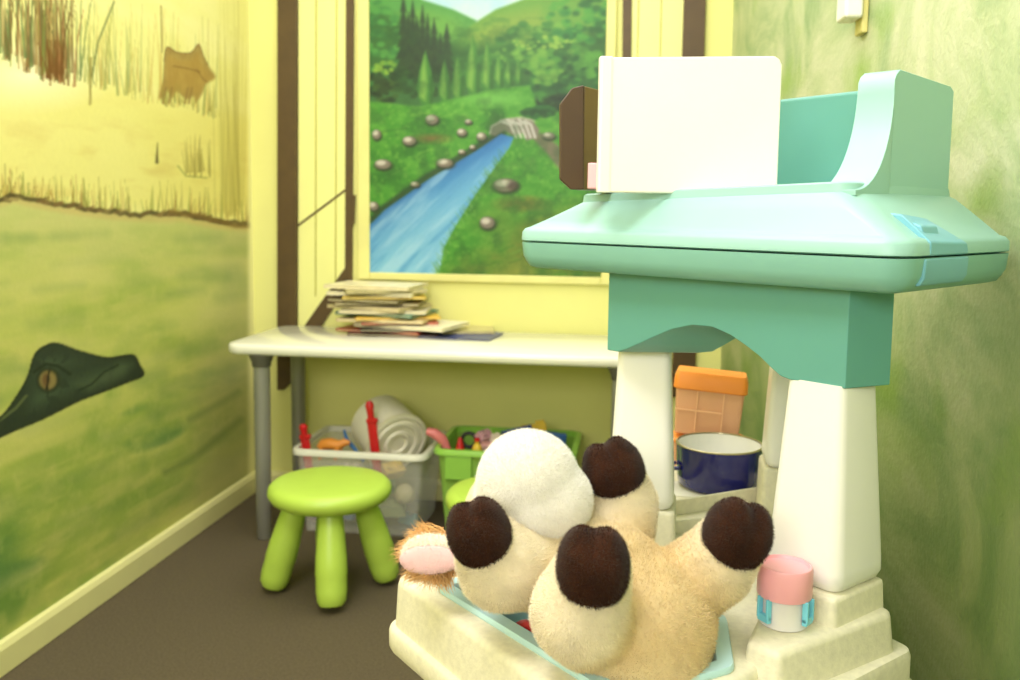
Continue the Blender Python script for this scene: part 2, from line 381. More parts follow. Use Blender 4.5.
cv.mix(np.clip((px - 246) / 5, 0, 1), (238, 234, 176))
grid_mesh('wall_left', PW, cv.c, mat_attr('mural paint', rough=.45, bump=.12, bscale=70, var=.04), kind='structure')

# baseboards
def baseboard(name, prof, p0, p1, n):
    bm = NB(); p0 = Vector(p0); p1 = Vector(p1); n = Vector(n)
    loft(bm, [[p + n * a + Vector((0, 0, z)) for a, z in prof] for p in (p0, p1)])
    obj(name, bm, mat('baseboard gloss paint', (232, 228, 160), rough=.3, var=.03), kind='structure', smooth=False, bevel=.003)
pf = [(0, 0), (.018, 0), (.018, .062), (.012, .076), (0, .08)]
baseboard('baseboard_left', pf, (XL + .0005, -1.55, 0), (XL + .0005, YB, 0), (1, 0, 0))
baseboard('baseboard_back', pf, (XL + .02, YB - .0005, 0), (XC - .02, YB - .0005, 0), (0, -1, 0))
baseboard('baseboard_right', pf, A + wn * .0005 + wd * .03, B + wn * .0005, wn)

# ------------------------------------------------------------------ painted window on the back wall: shutters and landscape
def wq(x, y, d=0): p = Yp(x, y, YB - d); return p
def wall_poly(bm, pts, d0, d1):
    """upright slab on the back wall, outline given as points of the wall"""
    P = [Yp(x, y, YB) for x, y in pts]
    loft(bm, [[Vector((p.x, YB - d0 - .0006, p.z)) for p in P], [Vector((p.x, YB - d1 - .0006, p.z)) for p in P]])
m_brown = mat('dark brown paint', (84, 64, 30), rough=.5, var=.12, vscale=20)
m_pan = mat('pale yellow shutter paint', (238, 238, 154), rough=.5, var=.02)
m_line = mat('olive line paint', (168, 164, 66), rough=.6)
TY = -150
sh = empty('painted_shutter', Yp(313, 230, YB), 'left painted shutter, pale yellow boards between dark brown stiles, slanted lower edge', 'shutter')
bm = NB(); wall_poly(bm, [(299, TY), (347.5, TY), (347, 279), (312, 334), (299.5, 352)], 0, .006); obj('board_panel', bm, m_pan, sh, smooth=False)
bm = NB(); wall_poly(bm, [(279.5, TY), (299, TY), (298, 376), (285, 389), (279, 389)], 0, .02); obj('outer_stile', bm, m_brown, sh, smooth=False, bevel=.002)
bm = NB(); wall_poly(bm, [(347.5, TY), (355.5, TY), (353, 279), (346, 279)], 0, .014); obj('inner_stile', bm, m_brown, sh, smooth=False, bevel=.002)
bm = NB(); wall_poly(bm, [(347, 266), (353, 279), (322, 326), (305, 326)], 0, .01); obj('bottom_edge', bm, m_brown, sh, smooth=False)
bm = NB()
for x0, x1 in ((317.3, 316.3), (338, 336.2)): wall_poly(bm, [(x0 - .6, TY), (x0 + .6, TY), (x1 + .5, 296), (x1 - .5, 296)], .006, .008)
obj('groove_line', bm, m_line, sh, smooth=False)
bm = NB(); wall_poly(bm, [(299, 224), (346, 189), (346, 191.5), (299, 226.5)], .006, .0085); obj('slanted_line', bm, m_brown, sh, smooth=False)
bm = NB(); wall_poly(bm, [(353.5, 195), (356, 195), (355, 224), (353, 224)], 0, .02); obj('hinge', bm, m_brown, sh, smooth=False)
sr = empty('painted_shutter', Yp(655, 230, YB), 'right painted shutter behind the play station, boards between brown stiles', 'shutter')
bm = NB(); wall_poly(bm, [(633, TY), (688.5, TY), (672, 352), (629, 300)], 0, .006); obj('board_panel', bm, m_pan, sr, smooth=False)
bm = NB(); wall_poly(bm, [(624, TY), (633.5, TY), (629, 290), (620.5, 290)], 0, .014); obj('inner_stile', bm, m_brown, sr, smooth=False, bevel=.002)
bm = NB(); wall_poly(bm, [(688.5, TY), (710, TY), (694.5, 396), (671, 396)], 0, .02); obj('outer_stile', bm, m_brown, sr, smooth=False, bevel=.002)
bm = NB()
for x0, x1 in ((642, 632), (664.5, 655)): wall_poly(bm, [(x0 - .6, TY), (x0 + .6, TY), (x1 + .5, 300), (x1 - .5, 300)], .006, .008)
obj('groove_line', bm, m_line, sr, smooth=False)

lp = empty('landscape_painting', Yp(488, 275, YB), 'large painted landscape of a blue river, green hills and trees on back wall', 'painting')
TR = Yp(607, -60, YB); BL = Yp(371, 272, YB); x0, x1, z0, z1 = BL.x, Yp(605, 100, YB).x, BL.z, TR.z
xs = np.linspace(x0, x1, 250); zz = np.linspace(z0, z1, 330)
XX, Z2 = np.meshgrid(xs, zz, indexing='ij'); PL = np.stack([XX, np.full(XX.shape, YB - .012), Z2], -1)
px, py = proj_np(PL); lx = (px - 240) * 2.345; ly = py * 2.345
cv = Canvas(lx, ly); N1 = vnoise(lx / 60, ly / 60, 11); N2 = vnoise(lx / 22, ly / 14, 12); N3 = vnoise(lx / 9, ly / 9, 13)
cv.c[:] = (176, 212, 220); cv.mix((N1 - .3) * 1.3, (214, 226, 214))
cv.poly([(200, -200), (330, -60), (430, 0), (500, 22), (555, 48), (530, 130), (200, 180)], (84, 148, 70), 6); cv.poly([(315, 60), (420, 20), (500, 40), (540, 70), (500, 130), (315, 150)], (116, 166, 66), 30, .6)
cv.poly([(500, 110), (540, 60), (600, 22), (660, 0), (760, -40), (960, -60), (960, 260), (480, 200)], (104, 152, 62), 6); cv.poly([(540, 80), (600, 40), (700, 20), (720, 60), (560, 120)], (138, 160, 66), 30, .7)
cv.poly([(200, 60), (330, 20), (400, 60), (520, 110), (700, 90), (960, 60), (960, 290), (200, 290)], (52, 98, 46), 30, .95)
cv.mix(np.clip((N2 - .5) * 2, 0, .5) * (ly < 140) * (ly > 40), (70, 124, 54))
R = random.Random(5)
def leaves(cx, cy, rx, ry, n, cols, s0=8, s1=18, a=.8):
    for k in range(n):
        t = R.uniform(0, 2 * pi); q = sqrt(R.random()); x = cx + rx * q * cos(t); y = cy + ry * q * sin(t); s = R.uniform(s0, s1)
        m = (abs(lx - x) < 2 * s) & (abs(ly - y) < 2 * s)
        i = np.where(m)
        if len(i[0]) == 0: continue
        a0, a1, b0, b1 = i[0].min(), i[0].max() + 1, i[1].min(), i[1].max() + 1
        sub = Canvas(lx[a0:a1, b0:b1], ly[a0:a1, b0:b1]); sub.c = cv.c[a0:a1, b0:b1]
        sub.blob(x, y, s, s * .7, R.choice(cols), .6, a); cv.c[a0:a1, b0:b1] = sub.c
# left trees
leaves(335, 110, 50, 110, 90, [(60, 124, 60), (80, 148, 66), (48, 100, 50)]); leaves(340, 200, 40, 45, 60, [(30, 50, 30), (44, 66, 36), (60, 90, 40)]); leaves(345, 160, 30, 14, 18, [(130, 170, 60), (100, 150, 60)], 6, 12)
# dark conifers
for x, t, b, w in ((383, -5, 160, 26), (405, 10, 170, 24), (428, 24, 175, 24), (455, 55, 180, 26), (485, 68, 185, 30), (415, 50, 180, 30), (470, 90, 190, 26), (440, 45, 180, 22), (395, 40, 150, 26)):
    for k in range(6):
        f = k / 6; y = t + (b - t) * f; hw = w * (.35 + .75 * f) * .8
        cv.poly([(x, y - 12), (x - hw, y + (b - t) / 5), (x + hw, y + (b - t) / 5)], (40 + 5 * (k % 2), 60 + 8 * (k % 2), 40), 7, .95)
leaves(430, 190, 70, 40, 70, [(34, 60, 34), (48, 84, 40), (40, 70, 36)])
# right mixed trees
leaves(700, 110, 110, 60, 120, [(64, 124, 54), (88, 148, 60), (52, 104, 48), (112, 164, 66)]); leaves(800, 40, 80, 60, 90, [(52, 120, 56), (80, 150, 60), (44, 96, 48)])
leaves(770, 190, 100, 70, 140, [(44, 96, 46), (66, 126, 52), (34, 74, 38)]); leaves(720, 160, 36, 40, 34, [(110, 160, 64), (84, 144, 58)]); leaves(820, 150, 30, 30, 26, [(88, 150, 60)])
leaves(700, 100, 80, 16, 30, [(140, 176, 72)], 5, 10); leaves(770, 250, 90, 26, 60, [(26, 46, 28), (34, 58, 32)]); leaves(590, 170, 60, 50, 60, [(52, 104, 48), (66, 122, 54)])
for x, t, b, w in ((435, 118, 246, 21), (480, 140, 240, 15), (511, 128, 238, 15), (546, 82, 222, 19), (580, 98, 212, 16), (607, 128, 204, 11), (630, 135, 200, 11), (653, 138, 196, 10)):
    cv.poly([(x, t), (x + w * .6, t + (b - t) * .35), (x + w, t + (b - t) * .7), (x + w * .5, b), (x - w * .5, b), (x - w, t + (b - t) * .7), (x - w * .6, t + (b - t) * .35)], (66, 124, 50), 6)
    cv.poly([(x - 2, t + 10), (x + w * .2, t + (b - t) * .6), (x, b - 8), (x - w * .7, b - 20), (x - w * .5, t + (b - t) * .4)], (128, 172, 74), 8, .8)
    cv.stroke([(x + w * .7, t + (b - t) * .5), (x + w * .6, b)], 7, (40, 84, 36), .6, 5)
# meadow
mead = [(200, 232), (330, 240), (420, 250), (500, 232), (600, 208), (680, 200), (700, 260), (960, 268), (960, 800), (200, 800)]
ms = Canvas(lx, ly); ms.c[:] = (70, 140, 46); ms.mix((N2 - .35) * 1.8, (98, 164, 60)); ms.mix(np.clip((.45 - N1) * 4, 0, .8), (46, 104, 38)); ms.mix(np.clip((N3 - .55) * 2.4, 0, .5), (120, 176, 70))
ms.blob(590, 232, 110, 26, (110, 176, 74), .8, .9); ms.blob(450, 325, 60, 16, (150, 92, 60), .9, .6); ms.blob(660, 478, 80, 24, (140, 84, 44), .9, .7, N2 * 1.6); ms.blob(610, 520, 90, 60, (98, 128, 48), .9, .6)
ms.poly([(470, 645), (560, 590), (660, 540), (780, 480), (960, 470), (960, 700), (470, 700)], (116, 122, 50), 60, .65, .4 + N2); ms.poly([(590, 650), (680, 600), (700, 660)], (150, 150, 64), 40, .8); ms.blob(720, 560, 90, 70, (104, 74, 40), .9, .6)
mm = Canvas(lx, ly); mm.poly(mead, (1, 1, 1), 8); cv.c = cv.c * (1 - mm.c) + ms.c * mm.c
for k in range(140):
    x = R.uniform(320, 900); y = R.uniform(250, 630); w = R.uniform(20, 60); cv.stroke([(x, y), (x + w, y - w * R.uniform(.1, .5))], R.uniform(2, 5), R.choice([(54, 116, 40), (100, 168, 62), (44, 92, 36), (124, 170, 70)]), R.uniform(.15, .4), 4)
leaves(700, 262, 40, 14, 30, [(44, 100, 44), (30, 70, 34)])
# river
riv = [(200, 604), (310, 522), (340, 492), (440, 422), (560, 350), (612, 314), (642, 322), (632, 345), (592, 400), (548, 462), (505, 530), (478, 580), (456, 700), (200, 700)]
cv.stroke([(300, 524), (340, 487), (440, 415), (560, 344), (615, 312)], 18, (38, 60, 40), .8, 8)
rv = Canvas(lx, ly); rv.c[:] = (52, 118, 186); t = np.clip((ly - 320) / 310, 0, 1); off = (lx - np.interp(ly, [314, 422, 492, 522, 635], [612, 440, 340, 310, 150])) / 150
rv.mix(np.clip(off, 0, 1) * .9, (110, 176, 216)); rv.mix(t * .55, (150, 206, 228)); rv.mix(np.clip(.5 - off * 1.4, 0, .8), (36, 92, 158)); ND = vnoise((lx + ly) / 26, (lx * .55 - ly) / 150, 17); rv.mix(np.clip((ND - .5) * 2.2, 0, .45), (186, 220, 236)); rv.mix(np.clip((.42 - ND) * 3, 0, .4), (60, 130, 190))
mm = Canvas(lx, ly); mm.poly(riv, (1, 1, 1), 4); cv.c = cv.c * (1 - mm.c) + rv.c * mm.c
for k in range(70):
    f = R.random(); x = np.interp(f, [0, .4, .7, 1], [620, 548, 490, 456]); y = np.interp(f, [0, .4, .7, 1], [360, 462, 556, 640]); cv.stroke([(x + 8, y + 6), (x - R.uniform(-2, 12), y - R.uniform(6, 22))], 3, R.choice([(60, 120, 46), (90, 150, 60), (120, 170, 90)]), .7, 2, True)
rmask = mm
# path and bridge
cv.poly([(680, 318), (708, 312), (770, 360), (800, 420), (760, 410), (720, 360)], (124, 108, 92), 8, .9)
cv.poly([(586, 316), (588, 296), (612, 280), (650, 276), (684, 280), (702, 304), (698, 322), (672, 330), (664, 312), (640, 318), (620, 306), (600, 318)], (126, 116, 104), 5)
for k in range(5): cv.stroke([(612 + k * 14, 284 - (k % 2) * 3), (634 + k * 12, 292), (648 + k * 11, 322)], 6, (206, 202, 192), .85, 3)
cv.stroke([(586, 312), (590, 296), (620, 281), (660, 276), (690, 284)], 4, (190, 184, 172), .8, 3)
for x, y, a, b in ((450, 280, 17, 13), (397, 330, 18, 12), (335, 385, 22, 13), (480, 382, 22, 12), (320, 315, 12, 13), (313, 483, 13, 12), (520, 310, 13, 10), (535, 285, 10, 6), (622, 434, 32, 18), (580, 522, 20, 16), (566, 320, 13, 11), (410, 432, 12, 7), (545, 345, 8, 6), (520, 356, 10, 6), (724, 318, 16, 9)):
    cv.blob(x + 2, y + 4, a * 1.25, b * 1.25, (40, 50, 34), .4, .9); cv.blob(x, y, a, b, (130, 118, 104), .3); cv.blob(x - a * .2, y - b * .25, a * .7, b * .6, (206, 196, 180), .5)
cv.blob(640, 436, 20, 14, (54, 44, 36), .6, .6)
cv.mix(np.clip((vnoise(lx / 40, ly / 40, 23) - .5) * 2, 0, .35) * (ly > 60) * (1 - mm.c[..., 0]), (40, 80, 40)); cv.c = np.clip(cv.c * (.93, .95, .97), 0, 255)
grid_mesh('canvas', PL, cv.c, mat_attr('landscape paint', rough=.4, bump=.1, bscale=120, var=.05), lp)
bm = NB()
m_frame = mat('pale frame paint', (226, 222, 142), rough=.5, var=.06)
fw = .045
for lo, hi in (((x0 - fw, z0 - .028), (x0, z1)), ((x1, z0 - .028), (x1 + .035, z1)), ((x0, z0 - .028), (x1, z0))): box(bm, (lo[0], YB - .02, lo[1]), (hi[0], YB - .0005, hi[1]))
obj('frame', bm, m_frame, lp, smooth=False, bevel=.004)

# white box high on the right wall
p = Pp(866, 4, A, B); bm = NB(); rotm = Matrix.Rotation(atan2(wd.y, wd.x), 3, 'Z')
wb = empty('wall_sensor_box', p, 'small white plastic box high on the green right wall', 'wall box')
def rotbox(bm, c, lo, hi, rot):
    vs = box(bm, lo, hi, Matrix.Identity(3), (0, 0, 0)); bmesh.ops.rotate(bm, verts=vs, cent=(0, 0, 0), matrix=rot); bmesh.ops.translate(bm, verts=vs, vec=c); return vs
rotbox(bm, p, (-.03, -.045, -.03), (.03, -.012, .11), rotm); obj('housing', bm, mat('white box plastic', (240, 238, 226), rough=.4), wb, bevel=.006)
bm = NB(); rotbox(bm, p, (-.022, -.012, -.055), (.022, -.0005, .11), rotm); obj('back_plate', bm, mat('cream box plastic', (214, 204, 130), rough=.5), wb, bevel=.003)

# ================================================================== TABLE, STOOLS
TF = Zp(263, 539, 0).y - .03
tx0 = Zp(222, 347, .64).x; tx1 = .03; ty0 = TF; ty1 = YB - .03; TZ = .65
tb = empty('low_table', ((tx0 + tx1) / 2, (ty0 + ty1) / 2, 0), 'low white-topped table with grey metal legs against the back wall', 'table')
bm = NB(); slab(bm, [(tx0, ty0), (tx1, ty0), (tx1, ty1), (tx0, ty1)], .06, [(-.008, TZ - .034), (0, TZ - .027), (0, TZ - .006), (-.006, TZ)], 6)
obj('tabletop', bm, mat('white laminate', (240, 239, 222), rough=.18, var=.015, coat=.3), tb, angle=50)
m_leg = mat('grey leg metal', (150, 150, 138), rough=.4, metal=.35, var=.05); m_dk = mat('dark collar plastic', (86, 84, 72), rough=.5)
for x, y in ((Zp(263, 539, 0).x, TF + .04), (Yp(299, 460, ty1 - .06).x, ty1 - .06), (tx1 - .07, TF + .04), (tx1 - .07, ty1 - .06)):
    bm = NB(); lathe(bm, (x, y, 0), [(.02, 0), (.023, .004), (.026, .3), (.027, TZ - .034)], 20); lg = obj('leg', bm, m_leg, tb)
    bm = NB(); lathe(bm, (x, y, 0), [(.030, TZ - .075), (.032, TZ - .06), (.040, TZ - .04), (.040, TZ - .0345)], 20); obj('leg_collar', bm, m_dk, lg)

m_green = mat('lime green plastic', (182, 214, 84), rough=.38, var=.03, spec=.5)
def copy_tree(o, parent=None):
    c = o.copy(); COL.objects.link(c); c.parent = parent
    for ch in [q for q in COL.objects if q.parent == o]: copy_tree(ch, c)
    return c
sl = Zp(276, 590, 0); sr_ = Zp(384, 587, 0); sc = Vector(((sl.x + sr_.x) / 2, (sl.y + sr_.y) / 2 + .005, 0))
def stool(c, label):
    t = empty('toddler_stool', c, label, 'stool', 'lime green stools')
    bm = NB(); lathe(bm, c, [(.09, .258), (.15, .261), (.166, .271), (.174, .286), (.172, .302), (.161, .313), (.145, .317), (.05, .319), (.0005, .3195)], 48); obj('seat', bm, m_green, t, angle=60)
    for k in range(4):
        th = radians(-70 + 90 * k); d = Vector((cos(th), sin(th), 0)); top = c + d * .092 + Vector((0, 0, .266)); bot = c + d * .162 + Vector((0, 0, .018)); ax = (bot - top); q = ax.normalized()
        P = [(0, .030), (.25, .037), (.5, .042), (.68, .0435), (.70, .0422), (.85, .042), (.95, .039), (1.0, .031)]
        bm = NB(); tube(bm, [top + ax * f for f, r in P], [r for f, r in P], 20)
        for v in bm.verts: v.co.z = max(v.co.z, .001)
        obj('leg', bm, m_green, t)
    return t
s1 = stool(sc, 'round lime green stool standing in front of the clear toy tub')
c2 = Zp(508, 492, .31); s2 = copy_tree(s1); s2.location = (c2.x, c2.y, 0); s2['label'] = 'lime green stool half hidden behind the plush cow'

# ------------------------------------------------------------------ magazines on the table
def magazine(c, w, d, h, rot, cover, label, droop=0.0):
    """c = centre of the underside"""
    t = empty('magazine', c, label, 'magazine', 'magazines piled on the low table')
    nx, ny = 9, 5
    def sheet(bm, x0, x1, y0, y1, za, zb):
        rings = []
        for i in range(nx):
            f = i / (nx - 1); x = x0 + (x1 - x0) * f; sag = -droop * max(0, f - .55) ** 2 * 4 
            rings.append([Vector((x, y0, za + sag)), Vector((x, y1, za + sag)), Vector((x, y1, zb + sag)), Vector((x, y0, zb + sag))])
        for rg in rings:
            for p in rg:
                p.rotate(Matrix.Rotation(rot, 3, 'Z')); p += c
        loft(bm, rings)
    cz = h * .3
    bm = NB(); sheet(bm, -w / 2 + .002, w / 2 - .004, -d / 2 + .003, d / 2 - .003, cz, h - cz)
    obj('pages', bm, mat('page paper', (238, 228, 188), rough=.8, var=.18, vscale=60, stretch=(1, 1, 9)), t, smooth=False)
    bm = NB(); sheet(bm, -w / 2, w / 2, -d / 2, d / 2, 0, cz); sheet(bm, -w / 2, w / 2, -d / 2, d / 2, h - cz, h); sheet(bm, -w / 2, -w / 2 + .003, -d / 2, d / 2, 0, h)
    obj('cover', bm, mat('cover %d %d %d' % cover, cover, rough=.35, var=.15, vscale=18), t, smooth=False)
    return t
mb = Zp(392, 333, TZ); z = TZ + .0005
# (dx of centre px, width, depth, thickness, turn, colour, label)
pile = [
 (398, .30, .22, .007, .05, (96, 70, 62), 'dark brown magazine lying directly on the table under the pile'),
 (384, .29, .21, .007, -.16, (176, 62, 52), 'red-covered magazine second from the bottom of the pile'),
 (403, .28, .21, .006, .22, (70, 66, 60), 'charcoal magazine just above the red one low in the pile'),
 (416, .31, .22, .010, -.24, (242, 234, 206), 'white magazine low in the pile sticking out to the right'),
 (396, .27, .21, .006, .30, (196, 84, 74), 'thin salmon red magazine above the white one that sticks out'),
 (386, .29, .21, .008, -.05, (226, 206, 160), 'tan magazine under the teal one in the pile'),
 (398, .28, .21, .006, .34, (240, 196, 70), 'yellow magazine poking out to the right in mid pile'),
 (388, .30, .22, .009, -.22, (54, 122, 106), 'teal green magazine in the middle of the pile'),
 (384, .27, .21, .008, .12, (226, 218, 186), 'pale grey magazine resting on the teal one'),
 (377, .31, .22, .010, -.30, (200, 184, 140), 'beige magazine whose left corner sticks out over the table edge'),
 (383, .27, .21, .010, .10, (112, 96, 54), 'olive brown magazine in the upper half of the pile'),
 (374, .26, .21, .009, -.12, (92, 78, 48), 'dark olive magazine above the olive brown one'),
 (380, .28, .21, .007, .26, (236, 206, 84), 'golden yellow magazine near the top of the pile'),
 (376, .28, .21, .010, -.04, (242, 236, 204), 'thick white magazine third from the top of the pile'),
 (386, .29, .21, .008, .42, (186, 176, 120), 'khaki magazine turned askew second from the top'),
 (374, .28, .21, .010, -.10, (240, 230, 190), 'cream magazine on the very top of the pile'),
]
for i, (pxc, w, d, h, r, colr, lab) in enumerate(pile):
    x = Zp(pxc, 333, TZ).x
    h *= 1.28; magazine(Vector((x + .012 * sin(i * 1.7), mb.y + .01 + .014 * sin(i * 2.1), z)), w * (1.04 + .08 * sin(i * 2.6)), d, h, r, colr, lab, ); z += h + .0004
q = Zp(462, 336, TZ); magazine(Vector((q.x, q.y, TZ + .0005)), .25, .20, .005, -.1, (66, 76, 132), 'blue magazine lying flat on the table right of the pile')
q = Zp(460, 332, TZ); magazine(Vector((q.x, q.y, TZ + .0065)), .24, .19, .009, .2, (196, 186, 130), 'khaki magazine on the blue one right of the pile')

# ================================================================== TOY BINS UNDER THE TABLE
def bin_box(name, x0, x1, y0, y1, h, label, body, rimm, thick=.004, taper=.03, lip=.012):
    t = empty(name, ((x0 + x1) / 2, (y0 + y1) / 2, 0), label, 'storage bin')
    o = rounded([(x0, y0), (x1, y0), (x1, y1), (x0, y1)], .03, 4)
    bm = NB(); loft(bm, [ring(offset(o, d), z) for d, z in ((-taper, .002), (-.002, h - .02), (-.002 - thick, h - .02), (-taper - thick, .006))]); obj('body', bm, body, t, angle=60)
    bm = NB(); loft(bm, [ring(offset(o, d), z) for d, z in ((-.001, h - .0195), (lip, h - .019), (lip, h - .002), (lip - .003, h), (-.006, h), (-.006, h - .0195))], cap0=False, cap1=False); 
    obj('rim', bm, rimm, t, angle=60)
    return t
m_clear = mat('clear tub plastic', (250, 250, 240), rough=.25, alpha=.2, var=.02)
m_clearrim = mat('frosted rim plastic', (238, 238, 218), rough=.35, alpha=.9)
fl = Zp(300, 534, 0); tyf = fl.y
TX0 = Yp(294, 457, tyf).x; TX1 = Yp(423, 457, tyf).x; TH = Yp(358, 452, tyf).z
tote = bin_box('toy_tub', TX0, TX1, tyf, tyf + .34, TH, 'clear plastic toy tub with frosted rim under the table', m_clear, m_clearrim)
gyf = tyf + .03
GX0 = Yp(436, 455, gyf).x; GX1 = Yp(572, 455, gyf).x; GH = Yp(500, 452, gyf).z
m_gbin = mat('green tub plastic', (160, 208, 92), rough=.3, alpha=.75); m_grim = mat('green rim plastic', (152, 208, 84), rough=.3)
gbin = bin_box('toy_tub', GX0, GX1, gyf, gyf + .33, GH, 'green plastic toy tub under the right half of the table', m_gbin, m_grim)
for k in (0.03, GX1 - GX0 - .12):
    bm = NB(); box(bm, (GX0 + k, gyf - .008, GH - .10), (GX0 + k + .09, gyf + .006, GH - .02)); obj('handle_grip', bm, m_grim, gbin, bevel=.004)

def T(px, py, y): return Yp(px, py, y)
# red toy swords
def sword(p0, p1, label):
    """p0 tip in the bin, p1 pommel end"""
    t = empty('toy_sword', p0, label, 'toy sword', 'red toy swords in the clear tub'); ax = (p1 - p0); L = ax.length; u = ax / L; s = Vector((1, 0, 0)); s = (s - u * s.dot(u)).normalized(); f = u.cross(s)
    def sec(a, w, th): return [p0 + u * a + s * w * i + f * th * j for i, j in ((-1, 0), (-.5, 1), (.5, 1), (1, 0), (.5, -1), (-.5, -1))]
    m = mat('red toy plastic', (206, 30, 34), rough=.35)
    bm = NB(); loft(bm, [sec(0, .004, .003), sec(.03, .014, .005), sec(L * .78, .016, .006)]); obj('blade', bm, m, t)
    bm = NB(); loft(bm, [[p0 + u * (L * .78 + b) + s * a + f * c for a, c in ((-.017, -.008), (.022, -.008), (.022, .008), (-.017, .008))] for b in (0, .016)]); obj('guard', bm, m, t, bevel=.004)
    bm = NB(); tube(bm, [p0 + u * (L * .79), p0 + u * (L * .9), p0 + u * (L * .96), p0 + u * L], [.011, .012, .015, .008], 12); obj('grip', bm, m, t)
sword(T(312, 492, tyf + .06), T(303, 424, tyf + .06), 'red toy sword leaning in the left end of the clear tub')
sword(T(381, 500, tyf + .05), T(369, 401, tyf + .05), 'tall red toy sword upright in the clear tub before the white bucket')
# white bucket on its side, mouth towards the room
bc = T(398, 444, tyf + .13); ba = Vector((.60, -.66, -.30)).normalized()
bk = empty('white_bucket', bc, 'white translucent bucket lying on its side in the clear tub', 'bucket')
bm = NB(); lathe(bm, bc - ba * .17, [(.0005, 0), (.09, 0), (.104, .012), (.107, .17), (.100, .171), (.096, .02), (.0005, .012)], 36, ba); obj('body', bm, mat('milky white plastic', (240, 236, 214), rough=.35), bk)
bm = NB(); lathe(bm, bc - ba * .17, [(.107, .155), (.113, .157), (.113, .168), (.107, .17)], 36, ba, False, False); obj('rim', bm, mat('milky rim plastic', (224, 220, 188), rough=.35), bk)
bm = NB(); lathe(bm, bc - ba * .17, [(.0005, .165), (.03, .165), (.034, .172), (.044, .172), (.048, .165), (.066, .165), (.070, .172), (.082, .172), (.086, .165), (.0985, .165), (.0985, .155), (.0005, .155)], 36, ba); obj('ringed_lid', bm, MATS['milky white plastic'], bk)
# other toys lying in the clear tub
def blocks(p, s, rot, rgb, label, group):
    t = empty('toy_brick', p, label, 'toy brick', group); m = mat('brick %d %d %d' % rgb, rgb, rough=.4); rm = Matrix.Rotation(rot, 3, 'Z') @ Matrix.Rotation(rot * .7, 3, 'X')
    bm = NB(); rotbox(bm, p, (-s, -s * .6, -s * .45), (s, s * .6, s * .45), rm); obj('block', bm, m, t, bevel=.003)
    bm = NB()
    for i in (-.5, .5):
        lathe(bm, p + rm @ Vector((i * s, 0, s * .45)), [(s * .3, -.001), (s * .3, s * .2), (s * .26, s * .24)], 14, rm @ Vector((0, 0, 1)))
    obj('stud', bm, m, t)
def toyball(p, r, rgb, label):
    bm = NB(); ball(bm, p, r, 3); 
    # seam groove round the middle
    for v in bm.verts:
        d = (v.co - p); k = abs(d.z) / r
        if k < .12: v.co = p + d * .96
    tag(obj('toy_ball', bm, mat('ball %d %d %d' % rgb, rgb, rough=.35), origin=p), label, 'ball')
# giraffe-like orange toy animal: body, legs, neck
oa = T(331, 446, tyf + .08); m_or = mat('orange toy plastic', (232, 150, 60), rough=.4)
to = empty('toy_animal', oa, 'orange toy animal lying on top of the clear tub', 'toy animal')
bm = NB(); tube(bm, [oa + Vector((-.045, 0, -.006)), oa + Vector((-.03, 0, .004)), oa + Vector((0, 0, .008)), oa + Vector((.03, 0, .004)), oa + Vector((.05, 0, .016)), oa + Vector((.066, 0, .014))], [.008, .018, .02, .017, .013, .006], 14); obj('body', bm, m_or, to)
for dx, dy in ((-.03, -.01), (-.025, .012), (.025, -.01), (.03, .012)):
    bm = NB(); tube(bm, [oa + Vector((dx, dy, 0)), oa + Vector((dx - .004, dy * 1.8, -.045))], [.008, .005], 8); obj('leg', bm, m_or, to)
# blue curved tool handle
bm = NB(); tube(bm, [T(344, 430, tyf + .1), T(347, 440, tyf + .1), T(354, 448, tyf + .1), T(364, 462, tyf + .1)], [.004, .007, .007, .005], 10)
tag(obj('toy_stick', bm, mat('blue toy plastic', (52, 110, 168), rough=.4), origin=T(344, 430, tyf + .1)), 'thin blue curved toy stick in the clear tub', 'toy')
for (a, b, dy, s, rot, rgb, lab) in ((314, 506, .05, .04, .4, (206, 96, 96), 'rose red toy brick at the lower left inside the clear tub'), (345, 512, .06, .042, -.3, (92, 128, 172), 'blue toy brick low in the middle of the clear tub'),
    (392, 470, .05, .036, .9, (232, 200, 110), 'yellow toy brick high on the right inside the clear tub'), (392, 508, .06, .042, .2, (178, 190, 140), 'sage green toy brick low on the right inside the clear tub'), (330, 478, .08, .038, 1.2, (214, 150, 120), 'peach toy brick behind the stool seat inside the clear tub')):
    blocks(T(a, b, tyf + dy + .05), s * 1.12, rot, rgb, lab, 'toy bricks in the clear tub')
for (a, b, dy, s, rot, rgb, lab) in ((310, 476, .1, .036, .7, (228, 180, 90), 'amber toy brick at the left inside the clear tub'), (368, 518, .09, .04, 1.3, (190, 90, 110), 'plum toy brick on the floor of the clear tub'),
    (352, 470, .12, .036, .2, (222, 214, 190), 'ivory toy brick below the tall red sword in the clear tub'), (410, 520, .12, .036, -.5, (90, 150, 160), 'turquoise toy brick in the right bottom corner of the clear tub'),
    (322, 520, .13, .038, .1, (160, 110, 160), 'violet toy brick at the bottom behind the stool in the clear tub'), (384, 486, .16, .038, .5, (150, 190, 110), 'leaf green toy brick in the heart of the clear tub')):
    blocks(T(a, b, tyf + dy + .02), s, rot, rgb, lab, 'toy bricks in the clear tub')
toyball(T(405, 494, tyf + .08), .034, (226, 216, 180), 'cream ball at the right side inside the clear tub')
toyball(T(368, 492, tyf + .1), .036, (206, 84, 76), 'red ball inside the clear tub behind the stool')

